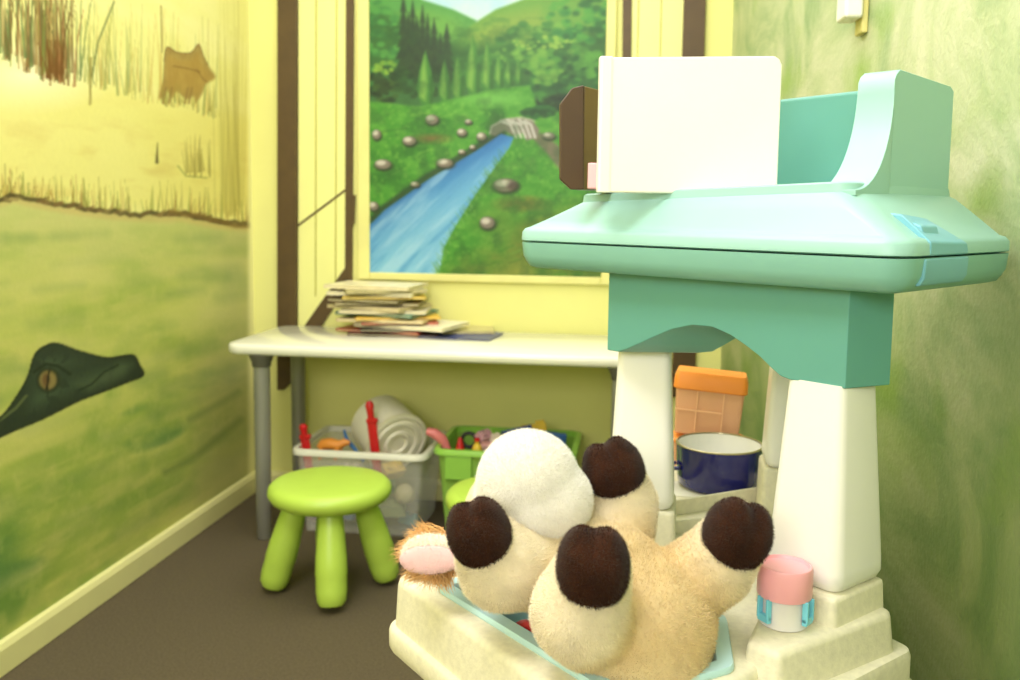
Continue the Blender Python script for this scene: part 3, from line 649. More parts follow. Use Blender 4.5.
# toys in the green tub
bm = NB(); pk = T(428, 430, gyf + .05); tube(bm, [T(427, 431, gyf + .06), T(434, 433, gyf + .06), T(442, 439, gyf + .07), T(448, 452, gyf + .08)], [.012, .017, .018, .014], 14)
tag(obj('toy_hose', bm, mat('pink toy plastic', (232, 132, 132), rough=.4), origin=pk), 'curved pink toy tube hanging over the green tub rim', 'toy')
rc = T(460, 446, gyf + .09); rt = empty('toy_cone', rc, 'small red toy cone in the green tub', 'toy cone')
bm = NB(); lathe(bm, rc, [(.026, -.03), (.026, -.024), (.019, -.024), (.006, .028), (.0005, .03)], 20); obj('cone', bm, mat('red toy plastic', (206, 30, 34)), rt)
rg = T(469, 440, gyf + .13); bm = NB()
loft(bm, [[rg + Vector((cos(t) * (.024 + .007 * cos(a)), .007 * sin(a), sin(t) * (.024 + .007 * cos(a)))) for a in [2 * pi * j / 8 for j in range(8)]] for t in [2 * pi * i / 24 for i in range(25)]], False, False)
tag(obj('toy_ring', bm, mat('black toy rubber', (40, 38, 40), rough=.6), origin=rg), 'black ring standing in the green tub', 'toy ring')
ye = T(477, 449, gyf + .08); yt = empty('toy_bottle', ye, 'tiny yellow toy bottle in the green tub', 'toy bottle')
bm = NB(); lathe(bm, ye, [(.016, -.04), (.017, 0), (.014, .012), (.008, .018), (.008, .026)], 16); obj('bottle', bm, mat('yellow toy plastic', (236, 200, 62)), yt)
bm = NB(); lathe(bm, ye, [(.0095, .0265), (.0095, .036), (.006, .038)], 14); obj('cap', bm, mat('red toy plastic', (206, 30, 34)), yt)
for a, b, s, rot, rgb, lab in ((488, 446, .034, .5, (226, 176, 170), 'pale pink toy brick in the green tub'), (500, 440, .032, -.6, (222, 208, 186), 'off white toy brick in the green tub'), (484, 436, .03, 1.1, (196, 150, 160), 'mauve toy brick at the back of the green tub')):
    blocks(T(a, b, gyf + .12), s, rot, rgb, lab, 'toy bricks in the green tub')
bb = T(519, 440, gyf + .14); rm = Matrix.Rotation(.1, 3, 'Z') @ Matrix.Rotation(-.25, 3, 'Y')
bt = empty('board_book', bb, 'dark blue book standing in the green tub', 'book')
bm = NB(); rotbox(bm, bb, (-.052, -.008, -.06), (.052, -.006, .042), rm); rotbox(bm, bb, (-.052, .006, -.06), (.052, .008, .042), rm); rotbox(bm, bb, (-.052, -.008, -.06), (-.049, .008, .042), rm); obj('cover', bm, mat('navy cover', (30, 62, 128), rough=.4), bt)
bm = NB(); rotbox(bm, bb, (-.048, -.0055, -.058), (.05, .0055, .040), rm); obj('pages', bm, mat('page paper', (238, 228, 188)), bt)
fb = T(535, 434, gyf + .22); rm = Matrix.Rotation(-.2, 3, 'Z') @ Matrix.Rotation(-.2, 3, 'Y')
bm = NB(); rotbox(bm, fb, (-.045, -.003, -.08), (.045, .003, .036), rm); rotbox(bm, fb, (.01, -.003, .036), (.04, .003, .046), rm)
tag(obj('card_folder', bm, mat('yellow card', (232, 196, 70), rough=.7), origin=fb), 'yellow card folder standing behind the blue book in green tub', 'folder')
fb2 = T(554, 441, gyf + .14); bm = NB(); rotbox(bm, fb2, (-.04, -.012, -.05), (.04, .012, .03), Matrix.Rotation(.15, 3, 'Z') @ Matrix.Rotation(.12, 3, 'Y'))
tag(obj('toy_case', bm, mat('blue case plastic', (44, 92, 150), rough=.4), origin=fb2, bevel=.006), 'flat blue toy case at the right end of the green tub', 'toy case')

# ================================================================== PLAY STATION
# the station is modelled at twice its size with its base at zero, then halved and set on its pedestal
BEFORE = set(COL.objects); MODEL = 0.5; LIFT = H * (1 - MODEL)
m_teal = mat('teal plastic', (150, 196, 187), rough=.4, var=.02, spec=.5); m_teald = mat('deeper teal plastic', (94, 158, 146), rough=.4, var=.02)
m_beige = mat('speckled beige plastic', (222, 218, 190), rough=.55, var=.07, vscale=120, bump=.08, bscale=300)
m_white = mat('white leg plastic', (240, 240, 232), rough=.3, var=.01)
m_bluel = mat('sky blue plastic', (122, 184, 200), rough=.35, var=.03)
ST = empty('play_station', (.1, 2.2, 0), 'large teal and white toddler play station with beige base by the right wall', 'play station')
BZ = .18
LF = Zp(388, 572, BZ + .005); LFg = (LF.x, LF.y)
R3 = Zp(908, 660, .06)
fd = Vector((.72, -.69)); near = Vector((.02, 1.44))
e2 = Zp(779, 655, .22); e3 = Zp(893, 612, .22); e1 = Zp(746, 641, .22)
basepoly = [(LF.x, LF.y), (.02, 1.44), (e1.x + .02, e1.y - .04), (e3.x - .14, e3.y + .02), (.62, 2.80), (.60, 3.26), (.08, 3.26), (.05, 2.62), (-.12, 2.50)]
T1 = Zp(430, 585, BZ + .006); T2 = Zp(619, 703, BZ + .006); T3 = Zp(735, 670, BZ + .006); T4 = Zp(727, 620, BZ + .006); T5 = Vector((-.10, 2.30, 0)); T6 = Zp(476, 578, BZ + .006)
tubpoly = [(T1.x, T1.y), (T2.x, T2.y), (T3.x, T3.y), (T4.x, T4.y), (T5.x + .14, T5.y - .05), (T5.x, T5.y)]
bm = NB()
o = rounded(basepoly, [.05, .06, .05, .05, .05, .05, .04, .04, .05], 4)
hole = offset(rounded(tubpoly, .04, 4), -.012)
R_ = loft(bm, [ring(offset(o, d), z) for d, z in ((.012, 0), (.016, .01), (.016, .05), (.010, .058), (.0, .06), (-.006, BZ - .018), (-.010, BZ - .006), (-.020, BZ))], cap0=True, cap1=False)
hv = [bm.verts.new((p.x, p.y, BZ)) for p in hole]; he = [bm.edges.new((hv[i - 1], hv[i])) for i in range(len(hv))]
top = R_[-1]; te = [bm.edges.get((top[i - 1], top[i])) for i in range(len(top))]
bmesh.ops.triangle_fill(bm, use_beauty=True, edges=te + he)
hb = [bm.verts.new((p.x, p.y, .02)) for p in offset(hole, -.02)]
for i in range(len(hv)): bm.faces.new((hv[i - 1], hv[i], hb[i], hb[i - 1]))
bm.faces.new(hb)
obj('base', bm, m_beige, ST, angle=45)
bm = NB(); loft(bm, [ring(offset(o, -.16), z) for z in (-LIFT / MODEL + .002, -.001)]); obj('pedestal', bm, m_beige, ST, bevel=.01)
# stepped blocks that carry the legs
FZ = .28
rl = Zp(832, 597, FZ); ax1 = Vector((.70, .714)); ax2 = Vector((-.714, .70)); 
def sq(c, s, u, v): return [(c.x - u.x * s / 2 - v.x * s / 2, c.y - u.y * s / 2 - v.y * s / 2), (c.x + u.x * s / 2 - v.x * s / 2, c.y + u.y * s / 2 - v.y * s / 2), (c.x + u.x * s / 2 + v.x * s / 2, c.y + u.y * s / 2 + v.y * s / 2), (c.x - u.x * s / 2 + v.x * s / 2, c.y - u.y * s / 2 + v.y * s / 2)]
legR = Vector((rl.x, rl.y)) + ax1 * .085 + ax2 * .085
bm = NB()
d2 = (Vector((e3.x, e3.y)) - Vector((e2.x, e2.y))).normalized(); n2_ = Vector((-d2.y, d2.x))
ex = Vector((e3.x, e3.y)) + d2 * .014
slab(bm, [(e1.x, e1.y), (e2.x, e2.y), (ex.x, ex.y), (ex.x + n2_.x * .2, ex.y + n2_.y * .2), (e1.x + .14, e1.y + .32), (e1.x + .05, e1.y + .16)], [.02, .018, .03, .03, .03, .03], [(.012, .10), (.0, .205), (-.003, .215), (-.012, .22)], 4)
obj('step_block', bm, m_beige, ST, angle=45); bm = NB()
slab(bm, [(e1.x - .03, e1.y - .16), (e2.x + .0, e2.y - .07), (ex.x + d2.x * .065, ex.y + d2.y * .065 - .03), (ex.x + d2.x * .065 + n2_.x * .2, ex.y + d2.y * .065 + n2_.y * .2), (e1.x + .15, e1.y + .25)], [.03, .03, .035, .03, .03], [(.012, 0), (.012, .05), (.0, .06), (0, .115), (-.005, .128), (-.015, .132)], 4)
obj('foot_flange', bm, m_beige, ST, angle=45); bm = NB()
slab(bm, sq(legR, .20, ax1, ax2), .015, [(.004, .21), (0, .27), (-.002, .277), (-.007, FZ)], 4)
obj('leg_block', bm, m_beige, ST, angle=45); bm = NB()
lf = Zp(640, 510, FZ); fx = Vector((cos(radians(-3)), sin(radians(-3)))); fy = Vector((-fx.y, fx.x)); legL = Vector((lf.x, lf.y)) + fy * .085
slab(bm, sq(legL, .19, fx, fy), .015, [(.004, .17), (0, .27), (-.002, .277), (-.007, FZ)], 4)
obj('leg_block', bm, m_beige, ST, angle=45); bm = NB()
bf = Zp(794, 470, .33); legB = Vector((bf.x, bf.y)) + fy * .08
slab(bm, sq(legB, .178, fx, fy), .015, [(.006, .17), (0, .318), (-.002, .325), (-.007, .33)], 4)
obj('leg_block', bm, m_beige, ST, angle=45)
# raised compartment walls on the rear shelf
bm = NB()
def wallseg(bm, p, q, h0, h1, t=.012):
    p = Vector((p.x, p.y)); q = Vector((q.x, q.y)); u = (q - p).normalized(); n = Vector((-u.y, u.x)) * t / 2
    loft(bm, [[Vector((a.x, a.y, z)) for a in (p - n, q - n, q + n, p + n)] for z in (h0, h1)])
a1 = Zp(672, 499, .23); a2 = Zp(760, 485, .23); a3 = Zp(795, 500, .22); a4 = Zp(670, 520, .22); a5 = Zp(715, 514, .22)
wallseg(bm, a1, a2, .175, .225); wallseg(bm, a2, a3, .175, .225); wallseg(bm, a4, a5, .175, .215)
obj('shelf_divider', bm, m_beige, ST, bevel=.004)
# blue tub set into the base
bm = NB(); ot = rounded(tubpoly, .04, 5)
loft(bm, [ring(offset(ot, d), z) for d, z in ((-.010, BZ - .01), (.0, BZ + .002), (.0, BZ + .008), (-.003, BZ + .014), (-.034, BZ + .014), (-.038, BZ + .008), (-.042, BZ - .01), (-.055, .035), (-.08, .03))], cap0=False)
obj('tub', bm, mat('pale blue tub plastic', (184, 222, 226), rough=.3, var=.02), ST, angle=50)
# legs
def leg(c, u, v, s0, s1, z0, z1, rr=.03):
    bm = NB(); rings = []
    for f, k in ((0, .80), (.012, .9), (.05, .99), (.1, 1.0), (.5, None), (.97, None), (1.0, None)):
        s = s0 + (s1 - s0) * f if k is None else (s0 + (s1 - s0) * f) * k
        r = rounded(sq(c, s, u, v), rr * s / s0, 5); rings.append(ring(r, z0 + (z1 - z0) * f))
    loft(bm, rings); obj('leg', bm, m_white, ST, angle=60)
AZ = .72
leg(legR + ax1 * .012, ax1, ax2, .196, .140, FZ, AZ + .004); leg(legL, fx, fy, .182, .140, FZ, AZ + .004); leg(legB, fx, fy, .17, .13, .33, AZ + .004)
# lid frame: near corner, long side to the left, short side to the right and back
LB = .93
n0 = Zp(900, 296, LB); l0 = Zp(515, 267, LB); Nn = Vector((n0.x, n0.y)); la = (Vector((l0.x, l0.y)) - Nn); LL = la.length; la.normalize(); lb = Vector((-la.y, la.x));
if lb.x < 0: lb = -lb
WB = .60
def lid_pt(s, t): return Nn + la * s + lb * t
lidpoly = [lid_pt(0, 0), lid_pt(LL, 0), lid_pt(LL, WB), lid_pt(0, WB)]
FLc = Zp(607, 350, AZ); FRc = Zp(845, 389, AZ); BRc = Zp(890, 385, AZ); BLc = Zp(697, 353, AZ)
lip = [(607, 350), (618, 351), (626, 349), (640, 343), (655, 336), (672, 329), (692, 325), (712, 327), (730, 335), (746, 346), (760, 357), (770, 367), (780, 376), (790, 381), (810, 384), (845, 389)]
bm = NB(); top_z = LB + .01; rowsF = []; rowsB = []
dFR = Vector((FRc.x - FLc.x, FRc.y - FLc.y)); 
for k, (x, y) in enumerate(lip):
    p = Pp(x, y, FLc, FRc); s = (Vector((p.x - FLc.x, p.y - FLc.y)).dot(dFR)) / dFR.length_squared
    z = max(AZ, p.z) if 2 <= k <= 12 else AZ
    f = Vector((FLc.x + dFR.x * s, FLc.y + dFR.y * s)); b = Vector((BLc.x + (BRc.x - BLc.x) * s, BLc.y + (BRc.y - BLc.y) * s))
    if k <= 1: b = Vector((BLc.x, BLc.y)) - (Vector((BLc.x, BLc.y)) - Vector((FLc.x, FLc.y))) * .0
    rowsF.append((f, z)); rowsB.append((b, z))
rings = []
for (f, z), (b, z2) in zip(rowsF, rowsB): rings.append([Vector((f.x, f.y, z)), Vector((b.x, b.y, z2)), Vector((b.x, b.y, top_z)), Vector((f.x, f.y, top_z))])
# drop duplicate first ring of the back edge
rings[0][1] += Vector((-.004, .002, 0)); rings[0][2] += Vector((-.004, .002, 0))
loft(bm, rings)
slab(bm, [(FLc.x + .006, FLc.y + .0), (BLc.x, BLc.y), (BLc.x + .02, BLc.y + .16), (FLc.x + .03, FLc.y + .16)], .006, [(0, AZ), (0, top_z)], 3)
slab(bm, sq(legB, .17, fx, fy), .02, [(0, AZ), (.01, top_z)], 3)
obj('apron', bm, m_teald, ST, bevel=.018, seg=4, angle=35)
# lower tray shell and seam
def seamz(pt, pyy):      # height of a plan point seen at picture row pyy
    lo, hi = .5, 1.6
    for _ in range(40):
        m = (lo + hi) / 2; yy = proj_np(np.array([pt.x, pt.y, m]))[1]
        if yy > pyy: lo = m
        else: hi = m
    return (lo + hi) / 2
SZ = (seamz(lid_pt(LL - .02, 0), 243.5) + seamz(lid_pt(.02, 0), 254.5)) / 2
bm = NB(); ol = rounded([(p.x, p.y) for p in lidpoly], [.05, .07, .07, .06], 7)
loft(bm, [ring(offset(ol, d), z) for d, z in ((-.03, LB), (-.012, LB + .006), (-.002, LB + .02), (.006, LB + .035), (.010, SZ - .002))])
obj('lower_tray', bm, mat('mid teal plastic', (130, 186, 173), rough=.36, var=.02), ST, angle=50)
PZ = 1.140
def pz(p): s_ = (Vector((p.x, p.y)) - Nn).dot(la); return .014 - .020 * (s_ - .15) / .72
pl = [lid_pt(.135, .05), lid_pt(LL - .16, .07), lid_pt(LL - .16, WB - .05), lid_pt(.135, WB + .01)]
po = rounded([(p.x, p.y) for p in pl], .05, 7); pt_ = offset(po, -.012)
mid = offset(ol, -.005)
def blend(a, b, f): return [p.lerp(q, f) for p, q in zip(a, b)]
# ring orders start from the same corner, so outlines can be blended
bm = NB()
loft(bm, [ring(offset(ol, .004), SZ + .001), ring(offset(ol, .011), SZ + .004), ring(offset(ol, .010), SZ + .026), ring(offset(ol, .002), SZ + .036), ring(offset(ol, -.012), SZ + .040)] +
     [[Vector((p.x, p.y, SZ + .040 + (PZ + pz(p) - .028 - SZ - .040) * f)) for p in blend(offset(ol, -.012), offset(po, .012), f)] for f in (.33, .66, 1)] +
     [[Vector((p.x, p.y, PZ + pz(p) - h)) for p in offset(po, d)] for d, h in ((0, .022), (-.003, .004), (-.010, 0))])
obj('lid', bm, m_teal, ST, angle=40)
# side wall with swept front edge, along the right-hand end
bm = NB(); wall_top = []
s_in, s_out = .22, .128; t0, t1 = .06, WB - .03
prof = []
for k in range(15):
    f = k / 14; prof.append((t0 + (.235 - t0) * sin(f * pi / 2), PZ - .004 + .242 * (1 - cos(f * pi / 2))))
prof += [(.245, PZ + .252), (.262, PZ + .262), (t1 - .03, PZ + .254), (t1 - .012, PZ + .244)]
rings = []
for t, z in prof:
    fz = (z - PZ) / .26
    a = lid_pt(s_in, t); b = lid_pt(s_out + .010 * fz, t); rings.append([Vector((a.x, a.y, PZ - .018)), Vector((b.x, b.y, PZ - (.03 if t > .12 else .016))), Vector((b.x, b.y, z)), Vector((a.x, a.y, z))])
loft(bm, rings); obj('side_wall', bm, m_teal, ST, bevel=.018, seg=4, angle=50)
# low back panel running from the side wall
bm = NB(); a = lid_pt(s_in + .002, WB - .17); b = lid_pt(s_in + .32, WB - .17); nrm = lb * .022
pz = [(a, PZ + .215), (b, PZ + .195)]
loft(bm, [[Vector((p.x, p.y, PZ - .005)) for p in (a, b, b + nrm, a + nrm)], [Vector((p.x, p.y, h)) for p, h in ((a, PZ + .252), (b, PZ + .246), (b + nrm, PZ + .246), (a + nrm, PZ + .252))]])
obj('back_panel', bm, m_teald, ST, bevel=.01, seg=3)
# latch on the right-hand end of lid and tray
def on_end(t, d, z): p = lid_pt(-d, t); return Vector((p.x, p.y, z))
bm = NB()
loft(bm, [[on_end(.10, .013, SZ + .002), on_end(.30, .013, SZ + .002), on_end(.30, .004, SZ + .002), on_end(.10, .004, SZ + .002)],
          [on_end(.10, .013, SZ + .03), on_end(.29, .013, SZ + .026), on_end(.29, -.02, SZ + .03), on_end(.10, -.02, SZ + .034)],
          [on_end(.10, -.05, SZ + .085), on_end(.22, -.045, SZ + .075), on_end(.22, -.07, SZ + .08), on_end(.10, -.08, SZ + .088)]])
lt = obj('latch', bm, m_bluel, ST, bevel=.005)
bm = NB(); loft(bm, [[on_end(.11, -.005, SZ + .034), on_end(.19, -.005, SZ + .034), on_end(.19, -.04, SZ + .05), on_end(.11, -.04, SZ + .05)], [on_end(.11, -.012, SZ + .062), on_end(.19, -.012, SZ + .062), on_end(.19, -.045, SZ + .074), on_end(.11, -.045, SZ + .074)]]); obj('latch_tab', bm, m_bluel, lt, bevel=.005)
bm = NB(); loft(bm, [[on_end(t, d, LB + .014) for t, d in ((.08, .002), (.30, .002), (.30, -.02), (.08, -.02))], [on_end(t, d, LB + .03) for t, d in ((.08, .012), (.30, .012), (.30, -.02), (.08, -.02))], [on_end(t, d, SZ - .003) for t, d in ((.08, .014), (.30, .014), (.30, -.02), (.08, -.02))]]); obj('latch_plate', bm, m_bluel, ST, bevel=.004)
# white panel standing on the lid, hinge tube on its left edge
pd = 2.17
w0 = Dp(600, 185, pd); w1 = Dp(778, 180, pd + .03); zt0 = Dp(600, 59, pd).z; zt1 = Dp(778, 58, pd + .03).z
u = Vector((w1.x - w0.x, w1.y - w0.y, 0)).normalized(); nn = Vector((-u.y, u.x, 0))
wl = (Vector((w1.x, w1.y)) - Vector((w0.x, w0.y))).length
bm = NB(); pts = [(0.018, PZ - .008), (wl, PZ - .008), (wl, zt1 - .022), (wl - .006, zt1 - .008), (wl - .02, zt1), (.018, zt0)]
loft(bm, [[Vector((w0.x, w0.y, 0)) + u * a + nn * d + Vector((0, 0, h)) for a, h in pts] for d in (0, .022)])
m_wp = mat('ivory panel plastic', (247, 244, 230), rough=.3, var=.015)
wp = obj('white_panel', bm, m_wp, ST, bevel=.005, seg=3)
bm = NB(); loft(bm, [[Vector((w0.x, w0.y, z)) + u * a + nn * b for a, b in ((-.006 + i, -.004 + j) for i, j in ((.004, 0), (.028, 0), (.032, .004), (.032, .03), (.004, .03), (0, .026), (0, .004)))] for z in (PZ - .008, zt0 - .004, zt0 + .002)]); obj('panel_edge', bm, m_wp, ST, bevel=.003)
# brown octagonal case behind the white panel
q0 = Dp(560, 190, 2.28); cz = PZ
def oc(px_, py_, d): return Dp(px_, py_, d)
bt = empty('brown_case', (q0.x + .06, q0.y + .05, PZ), 'dark brown case with chamfered corners behind the white panel on the lid', 'case')
f_ = [(560, 179), (560, 104), (572, 88), (584, 85), (584, 195), (571, 193)]
P0 = [Pp(x, y, q0, q0 + Vector((cos(.25), sin(.25), 0))) for x, y in f_]
zmin = PZ + .001
for p in P0: p.z = max(p.z, zmin)
dv = Vector((.42, .30, 0)) * .4
bm = NB(); loft(bm, [P0, [p + Vector((-.2, .98, 0)) * .02 for p in P0]]); obj('end_face', bm, mat('dark brown plastic', (74, 54, 32), rough=.45, var=.15), bt, bevel=.003)
bm = NB(); S = [P0[3], P0[4]]; hh = P0[3].z
a = Vector((P0[3].x + .001, P0[3].y + .004, 0)); 
loft(bm, [[a + Vector((0, 0, zmin)), a + dv + Vector((0, 0, zmin)), a + dv + Vector((-.02, .05, zmin)), a + Vector((-.02, .05, zmin))], [a + Vector((0, 0, hh - .002)), a + dv + Vector((0, 0, hh - .03)), a + dv + Vector((-.02, .05, hh - .03)), a + Vector((-.02, .05, hh - .002))]])
sd = obj('side_face', bm, mat('olive brown plastic', (104, 86, 40), rough=.5, var=.1), bt, bevel=.003, label='olive brown side of the case')
# pink block beside the hinge
pb = Dp(594, 174, 2.215); bm = NB(); zt = Dp(594, 163, 2.215).z
t = empty('pink_block', (pb.x, pb.y, PZ), 'small pink plastic block on the lid left of the white panel', 'toy block')
box(bm, (pb.x - .015, pb.y - .012, PZ + .001), (pb.x + .012, pb.y + .012, zt)); obj('block', bm, mat('pink plastic', (240, 178, 184), rough=.35), t, bevel=.004)

# ------------------------------------------------------------------ pot, orange boxes, paper, jar
pc = Zp(718, 483, BZ + .012); dist = (Vector((pc.x, pc.y, 0)) - Vector((0, 0, 0))).length
pr = 42.5 / FPX * pc.y * .985; ph = .146
po_ = empty('enamel_pot', (pc.x, pc.y, BZ + .004), 'round dark blue enamel pot with white inside on the rear shelf', 'pot')
o3 = Vector((pc.x, pc.y, BZ + .004))
bm = NB(); lathe(bm, o3, [(.0005, .001), (pr * .86, .001), (pr * .95, .012), (pr * .985, .04), (pr, ph - .004), (pr - .0035, ph - .004), (pr * .96, .04), (pr * .92, .016), (.0005, .010)], 48); b = obj('body', bm, mat('navy enamel', (22, 26, 104), rough=.15, var=.03, coat=.5), po_)
b.data.materials.append(mat('white enamel', (238, 238, 230), rough=.2))
nf = 48
for i, p in enumerate(b.data.polygons):
    c = p.center; rr = hypot(c.x, c.y)
    if p.normal.z > .3 and c.z < .02 or (c.x * p.normal.x + c.y * p.normal.y) < -1e-4: p.material_index = 1
bm = NB(); lathe(bm, o3, [(pr - .004, ph - .006), (pr + .002, ph - .005), (pr + .003, ph - .001), (pr, ph + .001), (pr - .004, ph)], 48, None, False, False); obj('rim', bm, mat('rim metal', (176, 168, 130), rough=.3, metal=.6), po_)
for sx in (-1, 1):
    d = Vector((cos(radians(8)), sin(radians(8)), 0)) * sx; e = Vector((-d.y, d.x, 0)); bs = o3 + d * (pr * .985) + Vector((0, 0, .066))
    bm = NB(); tube(bm, [bs - e * .034, bs - e * .03 + d * .022, bs + d * .03, bs + e * .03 + d * .022, bs + e * .034], .007, 10); obj('handle', bm, MATS['navy enamel'], po_)
bm = NB(); g0 = Zp(676, 497, BZ + .003); slab(bm, [(pc.x - .17, pc.y - .13), (pc.x + .05, pc.y - .14), (pc.x + .05, pc.y + .02), (pc.x - .17, pc.y + .03)], .004, [(0, BZ + .0005), (0, BZ + .0025)], 2)
tag(obj('paper_sheet', bm, mat('white paper', (240, 238, 222), rough=.8), origin=(pc.x, pc.y, BZ)), 'white paper sheet lying under the blue pot', 'paper')
# orange food boxes
m_ol = mat('orange lid plastic', (246, 150, 58), rough=.4); m_ob = mat('translucent orange plastic', (250, 190, 148), rough=.3, alpha=.8)
def obox(c, w, d, h, lidh, rot, tilt, label, grid=True):
    t = empty('storage_box', c, label, 'plastic box', 'orange boxes on the rear shelf'); rm = Matrix.Rotation(rot, 3, 'Z') @ Matrix.Rotation(tilt, 3, 'Y')
    def X_(bm):
        for v in bm.verts: v.co = c + rm @ v.co
    bm = NB(); o = rounded([(-w / 2, -d / 2), (w / 2, -d / 2), (w / 2, d / 2), (-w / 2, d / 2)], .018, 4)
    loft(bm, [ring(offset(o, dd), z) for dd, z in ((-.018, .001), (-.012, .006), (-.004, h - .001), (-.007, h - .001), (-.016, .006))]); X_(bm); obj('body', bm, m_ob, t)
    bm = NB(); loft(bm, [ring(offset(o, dd), z) for dd, z in ((.002, h), (.006, h + .004), (.004, h + lidh * .7), (-.004, h + lidh), (-.02, h + lidh + .002))]); X_(bm); obj('lid', bm, m_ol, t)
    if grid:
        bm = NB()
        for k in (-.17, .2): box(bm, (w * k - .002, -d / 2 - .0005, .012), (w * k + .002, -d / 2 + .003, h - .003))
        box(bm, (-w / 2 + .008, -d / 2 - .0005, h * .55), (w * .2, -d / 2 + .003, h * .58)); X_(bm); obj('rib', bm, mat('pale orange rib', (246, 196, 150), rough=.4), t)
oy = pc.y + .21
ob = Vector((Yp(708, 436, oy).x, oy + .03, BZ + .002)); 
zl = Yp(708, 437, oy).z
obox(ob, .25, .13, max(.03, zl - BZ - .02), .016, -.1, 0, 'flat orange storage box underneath another behind the blue pot', grid=False)
zb = ob.z + max(.03, zl - BZ - .02) + .022
hh = Yp(708, 390, oy).z - zb
obox(Vector((Yp(708, 400, oy).x, oy + .03, zb)), .245, .13, hh, .062, -.1, .06, 'orange-lidded clear storage box on top, behind the blue pot')
# pink-capped jar with blue clips
jc = Zp(783, 622, .222); jc = Vector((jc.x, jc.y, .2205))
jr = empty('snap_jar', jc, 'small clear jar with pink cap and blue clips beside right leg', 'jar')
jw = 24.5 / FPX * jc.y * 1.0
bm = NB(); lathe(bm, jc, [(.0005, .001), (jw * .92, .001), (jw * .98, .004), (jw * .92, .012), (jw * .92, .075), (jw * .86, .075), (jw * .86, .012), (.0005, .008)], 32); obj('body', bm, mat('clear jar plastic', (240, 238, 236), rough=.15, alpha=.75), jr)
bm = NB(); lathe(bm, jc, [(jw * 1.08, .064), (jw * 1.1, .066), (jw * 1.1, .122), (jw * 1.05, .129), (jw * .95, .130), (jw * .9, .124), (.0005, .123)], 40); obj('cap', bm, mat('pink cap plastic', (246, 176, 184), rough=.35), jr)
for th in (-145, -35, 90):
    d = Vector((cos(radians(th)), sin(radians(th)), 0)); e = Vector((-d.y, d.x, 0)); bm = NB()
    for s in (-.016, .010):
        loft(bm, [[jc + d * (jw + a) + e * (s + b) + Vector((0, 0, z)) for a, b in ((-.004, 0), (.009, 0), (.009, .006), (-.004, .006))] for z in (.02, .066)])
    loft(bm, [[jc + d * (jw + a) + e * b + Vector((0, 0, z)) for a, b in ((-.004, -.016), (.007, -.016), (.007, .016), (-.004, .016))] for z in (.014, .03)])
    obj('clip', bm, mat('clip blue plastic', (120, 204, 226), rough=.35), jr, bevel=.002)
# folded red cloth in the tub under the plush
rcb = Zp(515, 622, .17); bm = NB(); nx, ny = 24, 16; cols_ = []
for i in range(nx):
    row = []
    for j in range(ny):
        a = i / (nx - 1); b = j / (ny - 1); p = Vector((rcb.x - .10 + .26 * a, rcb.y - .02 + .14 * b - .2 * a, 0)); z = .135 + .03 * sin(a * 9) * sin(b * 5 + 1) + .03 * sin(pi * a) * sin(pi * b)
        row.append(bm.verts.new((p.x, p.y, z)))
    cols_.append(row)
for i in range(nx - 1):
    for j in range(ny - 1): bm.faces.new((cols_[i][j], cols_[i + 1][j], cols_[i + 1][j + 1], cols_[i][j + 1]))
o = obj('red_cloth', bm, mat('red felt', (196, 34, 34), rough=.9, bump=.2, sheen=.4), origin=(rcb.x, rcb.y, .1)); md = o.modifiers.new('thick', 'SOLIDIFY'); md.thickness = .006
tag(o, 'crumpled red cloth under the plush in the blue tub', 'cloth')

# ================================================================== PLUSH COW
def capsule(bm, pts, rads, step=.25):
    pts = [Vector(p) for p in pts]
    for (p, r), (q, s) in zip(zip(pts, rads), zip(pts[1:], rads[1:])):
        n = max(2, int((q - p).length / (min(r, s) * step)))
        for k in range(n + 1): f = k / n; ball(bm, p.lerp(q, f), r + (s - r) * f, 2)
def remeshed(bm, voxel, smooth_it=8):
    me = bpy.data.meshes.new('tmp'); bm.to_mesh(me); bm.free(); o = bpy.data.objects.new('tmp', me); COL.objects.link(o)
    m1 = o.modifiers.new('r', 'REMESH'); m1.mode = 'VOXEL'; m1.voxel_size = voxel
    m2 = o.modifiers.new('s', 'SMOOTH'); m2.factor = .5; m2.iterations = smooth_it
    dg = bpy.context.evaluated_depsgraph_get(); dg.update(); ev = o.evaluated_get(dg); res = bpy.data.meshes.new_from_object(ev)
    bpy.data.objects.remove(o); bpy.data.meshes.remove(me); return res
